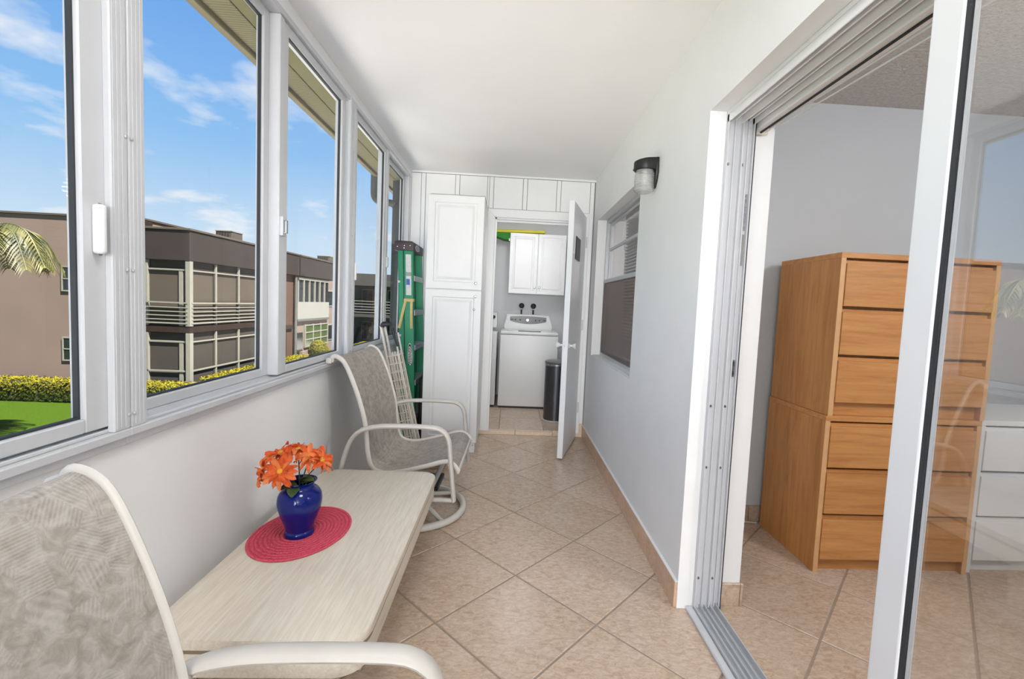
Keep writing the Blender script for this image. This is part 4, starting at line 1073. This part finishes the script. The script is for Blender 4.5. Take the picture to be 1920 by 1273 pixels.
for v in (0.03, 0.065):
    bm = bmesh.new(); cyl(bm, cp3(0.0, 0.05, v), cp3(0.8, 0.05, v), 0.0022, 6); mk('long_wire', bm, m_wire, ct, 60)
bm = bmesh.new(); tube(bm, fillet([cp3(LEN * 0.99, -0.04, 0.0), cp3(LEN + 0.012, -0.03, 0.0), cp3(LEN + 0.012, -0.03, 0.10), cp3(LEN * 0.99, -0.04, 0.10)], 0.02), 0.016, n=10); mk('handle_grip', bm, m_gasket, ct, 50)
bm = bmesh.new(); tube(bm, [cp3(LEN + 0.006, -0.035, 0), cp3(LEN + 0.002, 0.03, 0)], 0.014, n=10); mk('handle_bracket', bm, m_gasket, ct, 50)
bm = bmesh.new(); tube(bm, [cp3(LEN - 0.03, 0.034, -0.008), cp3(LEN - 0.17, 0.044, -0.008)], [0.012, 0.006], n=10); mk('lock_lever', bm, m_gasket, ct, 50)
bm = bmesh.new(); cyl(bm, cp3(0.52, -0.05, -0.012), cp3(0.52, -0.03, -0.012), 0.012, 10); mk('pivot_cap', bm, m_gasket, ct, 50)
for v in (-0.02, 0.12):
    bm = bmesh.new(); c_ = Vector((-0.80, 1.33 + v, 0.06)); tube(bm, [c_ - yv * 0.011, c_ + yv * 0.011], 0.06, n=20); w_ = mk('wheel', bm, m_gasket, ct, 40)
    bm = bmesh.new(); tube(bm, [c_ - yv * 0.014, c_ + yv * 0.014], 0.03, n=16); mk('hub', bm, m_alu2, w_, 40)
bm = bmesh.new(); cyl(bm, (-0.80, 1.31, 0.06), (-0.80, 1.45, 0.06), 0.006, 8); mk('axle', bm, m_chrome, ct, 60)
# low woven box and dark bag on the floor behind the chair
m_weave = plain('tan_woven_straw', (176, 154, 124), 0.85, var=0.18, vs=70, bump=0.4, bs=140)
bk = thing('woven_box', (-0.62, 1.42, 0), 'low tan woven box on the floor behind the far chair', 'box')
bm = bmesh.new(); bx(bm, -0.70, -0.52, 1.30, 1.60, 0.0, 0.075, 0.01, 2); mk('box_body', bm, m_weave, bk, 40)
mk('box_rim', box(-0.705, -0.515, 1.295, 1.605, 0.075, 0.09, 0.005, 2), m_weave, bk, 40)
bg_ = thing('dark_bag', (-0.80, 2.0, 0), 'black bag on the floor wedged between the ladder and the tall cabinet', 'bag')
m_bag = plain('black_nylon', (24, 24, 27), 0.6, var=0.2, vs=12, bump=0.4, bs=14)
bm = bmesh.new(); bx(bm, -0.824, -0.778, 1.80, 2.2, 0.0, 0.60, 0.02, 3); mk('bag_body', bm, m_bag, bg_, 50)
bm = bmesh.new(); tube(bm, spl([(-0.801, 1.88, 0.59), (-0.801, 1.90, 0.66), (-0.801, 2.0, 0.69), (-0.801, 2.1, 0.66), (-0.801, 2.12, 0.59)], 5), 0.008, 0.014, n=8); mk('bag_handle', bm, m_bag, bg_, 50)
# ================================================================== outside: own eave and neighbouring wall
GZ = -2.85
m_soffit = plain('olive_soffit', (123, 118, 78), 0.8, var=0.04, vs=3, bump=0.1, bs=40)
x = N('perforated_soffit'); q = x.pos(); wv = x.n('TexWave'); wv.inputs['Scale'].default_value = 18; wv.bands_direction = 'Y'; x.l(q, wv.inputs['Vector'])
x.col(x.ramp(wv.outputs[1], [(0.3, L((120, 112, 82))), (0.7, L((142, 134, 98)))])); x.bump(wv.outputs[1], 0.4, 0.006); m_vent = x.set(0.85).m
m_fascia = plain('olive_fascia', (133, 122, 88), 0.7, var=0.05, vs=4)
m_gut = plain('grey_gutter', (73, 74, 71), 0.5, var=0.08, vs=10)
rf = structe('roof', (0, 0, 2.56))
mk('roof_deck', box(-1.6, 4.5, YN - 0.2, 4.4, 2.70, 2.85), m_fascia, rf)
mk('soffit_board', box(-1.315, -1.126, YN, 2.79, 2.49, 2.515, 0.002), m_soffit, rf)
mk('soffit_vent', box(-1.455, -1.33, YN, 4.3, 2.50, 2.515, 0.002), m_vent, rf)
mk('soffit_gap_shade', box(-1.33, -1.315, YN, 4.3, 2.508, 2.515), m_gut, rf)  # dark strip standing in for the shade in the soffit gap
mk('fascia', box(-1.50, -1.46, YN, 4.3, 2.48, 2.70, 0.004), m_fascia, rf)
mk('gutter', box(-1.53, -1.50, YN, 4.3, 2.50, 2.70, 0.006), m_fascia, rf)
bm = bmesh.new(); tube(bm, fillet([(-1.50, 2.68, 2.5), (-1.50, 2.68, 2.24), (-1.28, 2.72, 2.24), (-1.28, 2.72, 1.9)], 0.09, 6)[:12], 0.036, n=12); mk('downspout', bm, m_gut, rf, 60)
m_ext = plain('grey_exterior_stucco', (70, 72, 70), 0.85, var=0.06, vs=5, bump=0.4, bs=40)
struct('wall_exterior', box(-1.345, -1.1, 2.80, 4.2, -2.85, 2.49), m_ext)

# ================================================================== ground
x = N('sunlit_lawn'); q = x.pos(); a = x.noise(q, 0.6, 5, 0.6); b = x.noise(q, 14, 5, 0.7)
c = x.ramp(b, [(0.3, L((35, 53, 3))), (0.55, L((51, 73, 5))), (0.75, L((67, 86, 12)))])
x.col(x.mix(x.math('MULTIPLY', a, 0.5), c, L((54, 71, 7)))); x.bump(b, 0.8, 0.06); m_lawn = x.set(0.9, spec=0.1).m
struct('lawn', box(-60, -1.2, -40, 90, GZ - 0.3, GZ), m_lawn)
struct('added_pavement', box(-9.4, -1.6, -30, 40, GZ, GZ + 0.03), plain('pale_bounce_slab', (214, 210, 204), 0.9, var=0.06, vs=1.5, bump=0.2, bs=20))  # invented slab, pale to bounce sunlight up into the porch

# ================================================================== neighbouring apartment block
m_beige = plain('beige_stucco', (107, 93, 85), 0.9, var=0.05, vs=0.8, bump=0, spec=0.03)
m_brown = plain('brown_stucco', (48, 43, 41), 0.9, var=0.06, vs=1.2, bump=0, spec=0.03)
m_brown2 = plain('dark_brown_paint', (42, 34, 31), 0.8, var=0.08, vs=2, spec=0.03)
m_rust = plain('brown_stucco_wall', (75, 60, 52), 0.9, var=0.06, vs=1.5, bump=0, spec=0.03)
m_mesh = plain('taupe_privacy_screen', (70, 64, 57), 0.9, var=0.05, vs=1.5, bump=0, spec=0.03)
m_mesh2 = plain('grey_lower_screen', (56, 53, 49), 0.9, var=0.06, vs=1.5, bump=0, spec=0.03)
m_rail = plain('weathered_white_metal', (114, 112, 103), 0.6, var=0.05, vs=5, spec=0.03)
m_pane = plain('dark_far_glass', (28, 31, 33), 0.12, var=0.2, vs=1.5)
m_pgreen = plain('green_far_glass', (52, 64, 30), 0.15, var=0.25, vs=1.2)
m_wht = plain('white_stucco', (116, 116, 110), 0.85, var=0.03, vs=1, bump=0, spec=0.03)
m_cope = plain('parapet_coping', (72, 66, 60), 0.8, var=0.05, vs=2, spec=0.03)
bX, bY = -11.96, 15.23
nb = thing('apartment_building', (-17, 22, GZ), 'two-storey beige and brown apartment block with screened balconies across the lawn', 'building')
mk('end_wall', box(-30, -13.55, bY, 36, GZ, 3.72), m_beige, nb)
mk('parapet_cap', box(-30.1, -13.5, bY - 0.06, 36, 3.72, 3.80, 0.01), m_cope, nb)
mk('parapet_end', box(-13.72, -13.5, bY - 0.12, bY + 0.35, 2.62, 3.70, 0.02), m_brown2, nb)
def far_window(x0, x1, z0, z1, low):
    f = bmesh.new(); w_ = 0.05
    bx(f, x0, x0 + w_, bY - 0.05, bY + 0.02, z0, z1); bx(f, x1 - w_, x1, bY - 0.05, bY + 0.02, z0, z1); bx(f, x0 + w_, x1 - w_, bY - 0.05, bY + 0.02, z0, z0 + w_); bx(f, x0 + w_, x1 - w_, bY - 0.05, bY + 0.02, z1 - w_, z1)
    bx(f, x0 + w_, x1 - w_, bY - 0.05, bY + 0.02, (z0 + z1) / 2 - 0.02, (z0 + z1) / 2 + 0.02)
    w_o = mk('window_frame', f, m_rail, nb)
    for a, b in ((z0 + 0.05, (z0 + z1) / 2 - 0.02), ((z0 + z1) / 2 + 0.02, z1 - 0.05)):
        mk('pane', box(x0 + 0.05, x1 - 0.05, bY - 0.03, bY - 0.01, a, b), m_pane, w_o)
far_window(-16.46, -15.0, 1.0, 1.93, 0); far_window(-16.48, -15.02, -1.56, -0.67, 1)
# balcony block
BY1 = 19.95
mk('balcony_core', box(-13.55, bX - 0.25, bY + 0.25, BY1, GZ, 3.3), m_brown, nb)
fas = mk('fascia_band', box(-13.62, bX + 0.10, bY - 0.10, 29.7, 2.31, 3.42, 0.02), m_brown, nb)
mk('coping', box(-13.6, bX + 0.14, bY - 0.14, 29.75, 3.42, 3.50, 0.01), m_cope, fas)
mk('fascia_joint', box(bX + 0.09, bX + 0.16, 23.7, 23.82, 2.31, 3.46), m_brown2, fas)
mk('balcony_slab', box(-13.55, bX + 0.06, bY - 0.06, BY1 + 0.15, -0.36, -0.10, 0.02), m_brown2, nb)
def post(x_, y_, z0, z1, w_=0.10, m=m_rail): return mk('post', box(x_ - w_ / 2, x_ + w_ / 2, y_ - w_ / 2, y_ + w_ / 2, z0, z1, 0.006), m, nb)
ys_ = [bY, 16.72, 18.25, 19.80]
for lv, (z0, z1) in enumerate(((-0.10, 2.31), (GZ, -0.36))):
    post(bX, bY, z0, z1, 0.17); post(-13.46, bY, z0, z1, 0.10)
    for y_ in ys_[1:]: post(bX, y_, z0, z1, 0.08)
    hz = z1 - 0.36
    ms_ = m_mesh if lv == 0 else m_mesh2
    mk('header_rail', box(-13.46, bX, bY - 0.03, bY + 0.03, hz, hz + 0.06), m_rail, nb)
    mk('side_stile', box(bX - 0.36, bX - 0.22, bY - 0.02, bY + 0.03, z0, hz), m_rail, nb)
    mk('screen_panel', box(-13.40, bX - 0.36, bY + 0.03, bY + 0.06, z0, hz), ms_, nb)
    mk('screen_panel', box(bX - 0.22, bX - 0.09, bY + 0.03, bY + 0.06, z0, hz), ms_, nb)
    mk('transom_panel', box(-13.40, bX - 0.09, bY + 0.05, bY + 0.08, hz + 0.06, z1), m_mesh2, nb)
    for ya, yb2 in zip(ys_, ys_[1:]):
        mk('header_rail', box(bX - 0.03, bX + 0.03, ya + 0.05, yb2 - 0.05, hz, hz + 0.05), m_rail, nb)
        mk('screen_panel', box(bX - 0.06, bX - 0.03, ya + 0.05, yb2 - 0.13, z0, hz), ms_, nb)
        mk('screen_stile', box(bX - 0.05, bX + 0.01, yb2 - 0.13, yb2 - 0.05, z0, hz), m_mesh2, nb)
        mk('transom_panel', box(bX - 0.08, bX - 0.05, ya + 0.05, yb2 - 0.05, hz + 0.05, z1), m_mesh2, nb)
    if lv == 0:
        for zz in (-0.02, 0.12, 0.27, 0.42, 0.57, 0.74):
            tk = 0.05 if zz in (-0.02, 0.74) else 0.035
            mk('rail', box(-13.46, bX, bY - 0.10, bY - 0.05, zz, zz + tk), m_rail, nb)
            mk('rail', box(bX + 0.05, bX + 0.10, bY, 19.8, zz, zz + tk), m_rail, nb)
    else:
        mk('mid_rail', box(-13.46, bX, bY - 0.05, bY - 0.01, -1.82, -1.76), m_rail, nb)
        mk('mid_rail', box(bX + 0.01, bX + 0.05, bY, 19.8, -1.82, -1.76), m_rail, nb)
# stair tower, white bay and far wall along the same front
mk('pilaster', box(-13.0, bX + 0.04, 19.95, 20.25, GZ, 2.31), m_brown2, nb)
mk('tower_wall', box(-13.3, bX - 0.12, 20.25, 23.6, GZ, 2.31), m_rust, nb)
mk('pilaster', box(-13.0, bX + 0.0, 20.75, 20.95, GZ, 2.31), m_rust, nb)
bm = bmesh.new(); cyl(bm, (bX + 0.04, 20.5, GZ), (bX + 0.04, 20.5, 2.2), 0.06); mk('downpipe', bm, m_brown2, nb, 60)
mk('wall_light', box(bX - 0.12, bX + 0.02, 21.15, 21.3, 0.35, 0.55, 0.02), m_rail, nb)
mk('tower_door', box(bX - 0.13, bX - 0.08, 21.7, 22.7, GZ, -0.75, 0.01), m_brown2, nb)
mk('tower_ledge', box(bX - 0.14, bX - 0.02, 21.0, 23.3, -0.62, -0.42), m_brown, nb)
bm = bmesh.new(); cyl(bm, (bX + 0.02, 23.5, GZ), (bX + 0.02, 23.5, 2.2), 0.08); mk('downpipe', bm, m_gut, nb, 60)
mk('white_bay', box(-13.2, bX + 0.02, 23.75, 28.1, -0.12, 0.86), m_wht, nb)
mk('bay_back', box(-13.2, bX - 0.1, 23.75, 28.1, GZ, 2.31), m_beige, nb)
mk('bay_slab', box(-13.2, bX + 0.05, 23.7, 28.15, -0.24, -0.12), m_gut, nb)
yq = 23.8
for k in range(6):
    ya = 23.8 + k * 0.72; yb2 = ya + 0.70
    f = bmesh.new(); bx(f, bX - 0.06, bX + 0.02, ya, ya + 0.08, 0.86, 2.25); bx(f, bX - 0.06, bX + 0.02, ya + 0.08, yb2, 2.12, 2.25)
    w_o = mk('window_frame', f, m_rail, nb); mk('pane', box(bX - 0.08, bX - 0.05, ya + 0.08, yb2, 0.86, 2.12), m_pane, w_o)
for r_ in range(3):
    for k in range(3):
        ya = 24.85 + k * 1.08; z0 = -1.75 + r_ * 0.42
        mk('pane', box(bX - 0.1, bX - 0.04, ya, ya + 1.0, z0, z0 + 0.36), m_pgreen, nb)
f = bmesh.new()
for k in range(4): bx(f, bX - 0.1, bX + 0.0, 24.77 + k * 1.08, 24.85 + k * 1.08, -1.82, -0.45)
for k in range(4): bx(f, bX - 0.1, bX - 0.005, 24.85, 28.0, -1.81 + k * 0.42, -1.75 + k * 0.42)
mk('window_grid', f, m_rail, nb)
mk('bay_door', box(bX - 0.12, bX - 0.07, 23.85, 24.6, GZ, -0.9), m_pane, nb)
mk('low_wall', box(bX + 0.3, bX + 0.45, 23.4, 24.0, GZ, -1.9), m_beige, nb)
mk('far_wall', box(-16, bX - 1.5, 28.1, 36, GZ, 2.31), m_beige, nb)
for z0 in (0.5, -2.0):
    f = mk('window_frame', box(bX - 1.52, bX - 1.46, 30.0, 33.0, z0, z0 + 1.2), m_rail, nb); mk('pane', box(bX - 1.47, bX - 1.44, 30.1, 32.9, z0 + 0.1, z0 + 1.1), m_pane, f)
for nm, (x0, x1, y0, y1, z0, z1), lb in (('roof_unit', (-13.15, -12.45, 18.6, 19.4, 3.51, 3.9), 'ribbed grey roof air unit above the screened balconies'),
                                    ('roof_unit', (-12.7, -11.9, 28.0, 28.7, 3.51, 3.82), 'small grey roof air unit above the white bay')):
    t = thing(nm, ((x0 + x1) / 2, (y0 + y1) / 2, z0), lb, 'air unit', 'roof air units')
    mk('housing', box(x0, x1, y0, y1, z0, z1, 0.02), m_cope, t)
    for k in range(5):
        a = x0 + 0.05 + k * (x1 - x0 - 0.1) / 5; mk('rib', box(a, a + 0.05, y0 - 0.02, y0, z0 + 0.05, z1 - 0.05), m_brown, t)
    mk('lid', box(x0 - 0.02, x1 + 0.02, y0 - 0.02, y1 + 0.02, z1, z1 + 0.04), m_rail, t)

# second block, beyond the end of the courtyard
n2 = thing('far_building', (-10, 38, GZ), 'dark grey two-storey block with white balcony rails beyond the courtyard', 'building')
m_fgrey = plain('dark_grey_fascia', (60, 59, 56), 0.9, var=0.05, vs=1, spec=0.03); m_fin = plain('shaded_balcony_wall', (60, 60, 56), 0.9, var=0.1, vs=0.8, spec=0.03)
mk('rear_wall', box(-15.5, -6, 38, 46, GZ, 3.2), m_fin, n2)
mk('fascia_band', box(-15.6, -5.9, 36, 46, 2.25, 3.25, 0.02), m_fgrey, n2)
mk('balcony_slab', box(-15.6, -5.9, 36, 38, -0.35, -0.12), m_fgrey, n2)
for a in (-15.5, -13.2, -11.3, -9.4, -7.5, -6.0):
    mk('column', box(a - 0.06, a + 0.06, 36.05, 36.17, GZ, 2.25), m_rail, n2)
for zz in (0.02, 0.25, 0.48, 0.71, 0.95):
    mk('rail', box(-15.5, -6.0, 36.0, 36.05, zz, zz + 0.05), m_rail, n2)
for a, b in ((-13.0, -12.0), (-10.8, -9.8)):
    w_o = mk('window_frame', box(a, b, 37.9, 38.0, 0.3, 2.0), m_rail, n2); mk('pane', box(a + 0.08, b - 0.08, 37.86, 37.92, 0.38, 1.92), m_pane, w_o)
    w_o = mk('window_frame', box(a, b, 37.9, 38.0, -2.4, -0.8), m_rail, n2); mk('pane', box(a + 0.08, b - 0.08, 37.86, 37.92, -2.32, -0.88), m_pane, w_o)

# ================================================================== hedges, shrub and palm
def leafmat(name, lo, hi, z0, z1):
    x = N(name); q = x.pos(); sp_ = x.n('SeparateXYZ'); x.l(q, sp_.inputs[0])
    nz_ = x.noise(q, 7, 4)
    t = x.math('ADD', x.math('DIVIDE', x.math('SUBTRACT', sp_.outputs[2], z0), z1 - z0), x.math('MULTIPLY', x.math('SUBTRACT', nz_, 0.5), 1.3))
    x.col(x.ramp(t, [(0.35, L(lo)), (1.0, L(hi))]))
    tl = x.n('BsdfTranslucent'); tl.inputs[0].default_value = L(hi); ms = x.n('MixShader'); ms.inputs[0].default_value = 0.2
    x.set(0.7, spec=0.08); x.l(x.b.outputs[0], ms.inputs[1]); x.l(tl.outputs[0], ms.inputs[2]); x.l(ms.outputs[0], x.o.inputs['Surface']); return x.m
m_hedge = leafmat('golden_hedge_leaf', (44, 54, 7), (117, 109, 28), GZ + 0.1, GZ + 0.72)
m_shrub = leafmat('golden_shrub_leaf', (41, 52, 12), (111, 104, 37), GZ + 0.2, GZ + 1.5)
m_core2 = plain('hedge_twigs', (42, 48, 17), 0.9, var=0.2, vs=9)
def foliage(parent, surf, n, size, mat, seed):
    """surf(u, v, rng) -> (point, outward normal)"""
    g = random.Random(seed); vs_, fs_ = [], []
    for i in range(n):
        p, nn = surf(g); nn = (Vector(nn) + Vector((g.uniform(-0.8, 0.8), g.uniform(-0.8, 0.8), g.uniform(-0.5, 0.9)))).normalized()
        a = nn.cross(Vector((g.uniform(-1, 1), g.uniform(-1, 1), g.uniform(-1, 1)))).normalized(); b = nn.cross(a); s_ = size * g.uniform(0.6, 1.3)
        p = Vector(p) + nn * g.uniform(-0.03, 0.05); k = len(vs_)
        vs_ += [p - a * s_ * 0.5, p + b * s_ * 0.28, p + a * s_ * 0.6 + nn * s_ * 0.15, p - b * s_ * 0.28]; fs_.append((k, k + 1, k + 2, k + 3))
    og = ORG[parent.name]; me = bpy.data.meshes.new('foliage'); me.from_pydata([v - og for v in vs_], [], fs_); me.materials.append(mat)
    o = bpy.data.objects.new('foliage', me); COL.objects.link(o); o.parent = parent; o['kind'] = 'stuff'; return o
def hedge(x0, x1, y0, y1, h, label, n, seed, size=0.085):
    t = thing('clipped_hedge', ((x0 + x1) / 2, (y0 + y1) / 2, GZ), label, 'hedge', 'golden hedges')
    mk('branches', box(x0 + 0.05, x1 - 0.05, y0 + 0.05, y1 - 0.05, GZ, GZ + h - 0.05, 0.05), m_core2, t)
    ax, ay = (x1 - x0), (y1 - y0); A1, A2, A3 = ax * ay, ax * h, ay * h
    def surf(g):
        r_ = g.random() * (A1 + 2 * A2 + 2 * A3)
        wob = lambda p: p
        if r_ < A1: return (g.uniform(x0, x1), g.uniform(y0, y1), GZ + h + 0.04 * math.sin(9 * g.random())), (0, 0, 1)
        r_ -= A1
        if r_ < 2 * A2: s_ = -1 if r_ < A2 else 1; return (g.uniform(x0, x1), y0 if s_ < 0 else y1, GZ + g.uniform(0.05, h)), (0, s_, 0.2)
        s_ = -1 if r_ < 2 * A2 + A3 else 1
        return (x0 if s_ < 0 else x1, g.uniform(y0, y1), GZ + g.uniform(0.05, h)), (s_, 0, 0.2)
    foliage(t, surf, n, size, m_hedge, seed)
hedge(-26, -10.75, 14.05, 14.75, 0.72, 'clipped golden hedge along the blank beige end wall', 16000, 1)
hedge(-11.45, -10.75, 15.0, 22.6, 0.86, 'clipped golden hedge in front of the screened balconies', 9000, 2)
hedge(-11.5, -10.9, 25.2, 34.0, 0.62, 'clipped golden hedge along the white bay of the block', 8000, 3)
sh = thing('round_shrub', (-11.0, 24.3, GZ), 'round golden shrub at the foot of the stair tower', 'shrub')
bm = bmesh.new(); tube(bm, [(-11.0, 24.3, GZ), (-11.0, 24.3, GZ + 0.9)], 0.06); mk('trunk', bm, m_core2, sh, 60)
def shrub_s(g):
    z_ = g.uniform(-0.8, 1); a = g.uniform(0, 6.283); r_ = math.sqrt(max(0, 1 - z_ * z_)); nv = (r_ * math.cos(a), r_ * math.sin(a), z_); k = g.uniform(0.7, 1) ** 0.4
    return (-11.0 + 0.52 * k * nv[0], 24.3 + 0.52 * k * nv[1], GZ + 0.85 + 0.68 * k * nv[2]), nv
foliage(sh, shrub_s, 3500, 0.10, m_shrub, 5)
pm = thing('palm_tree', (-12.9, 9.0, GZ), 'palm tree with drooping green fronds at the left edge of the near window', 'tree')
PX, PY, PZ = -12.25, 9.0, 2.35
bm = bmesh.new(); tube(bm, spl([(-12.9, 9.0, GZ), (-12.95, 9.0, 0), (-12.8, 9.0, 1.4), (PX, PY, PZ)], 6), [0.2 - 0.0045 * i for i in range(19)], n=12); mk('trunk', bm, plain('palm_bark', (99, 87, 71), 0.9, var=0.15, vs=8, bump=0.5, bs=12), pm, 60)
x = N('palm_leaflet'); q = x.pos(); x.col(x.ramp(x.noise(q, 3, 4), [(0.3, L((35, 42, 13))), (0.55, L((75, 73, 29))), (0.72, L((116, 107, 61)))])); x.set(0.55); m_palm = x.m
g = random.Random(11)
for k in range(15):
    a = 2 * math.pi * k / 15 + g.uniform(-0.15, 0.15); Ln = g.uniform(1.15, 1.5); ri = g.uniform(0.15, 0.75)
    sp_pts = spl([(PX, PY, PZ), (PX + 0.35 * Ln * math.cos(a), PY + 0.35 * Ln * math.sin(a), PZ + 0.35 * ri), (PX + 0.72 * Ln * math.cos(a), PY + 0.72 * Ln * math.sin(a), PZ + 0.25 * ri - 0.12), (PX + Ln * math.cos(a), PY + Ln * math.sin(a), PZ - 0.95 + 0.3 * ri)], 6)
    bm = bmesh.new(); tube(bm, sp_pts, 0.018, n=6); fr = mk('frond', bm, m_palm, pm, 60)
    vs_, fs_ = [], []
    for i in range(2, len(sp_pts)):
        t = i / (len(sp_pts) - 1); d_ = (sp_pts[i] - sp_pts[i - 1]).normalized(); s_ = d_.cross(Vector((0, 0, 1))).normalized()
        for sg in (-1, 1):
            for jj in (0, 0.5):
                b0 = sp_pts[i - 1].lerp(sp_pts[i], jj); L_ = 0.55 * math.sin(math.pi * (0.15 + 0.75 * t)) + 0.12
                tip = b0 + (s_ * sg * 0.75 + d_ * 0.55 + Vector((0, 0, -0.55 + g.uniform(-0.2, 0.1)))).normalized() * L_
                mid = b0.lerp(tip, 0.5) + Vector((0, 0, 0.05)); w_ = d_ * 0.028; kk = len(vs_)
                vs_ += [b0 - w_ * 0.6, b0 + w_ * 0.6, mid + w_, tip, mid - w_]; fs_ += [(kk, kk + 1, kk + 2, kk + 4), (kk + 4, kk + 2, kk + 3)]
    og = ORG[pm.name]; me = bpy.data.meshes.new('leaflets'); me.from_pydata([v - og for v in vs_], [], fs_); me.materials.append(m_palm)
    o = bpy.data.objects.new('leaflets', me); COL.objects.link(o); o.parent = fr; o['kind'] = 'stuff'
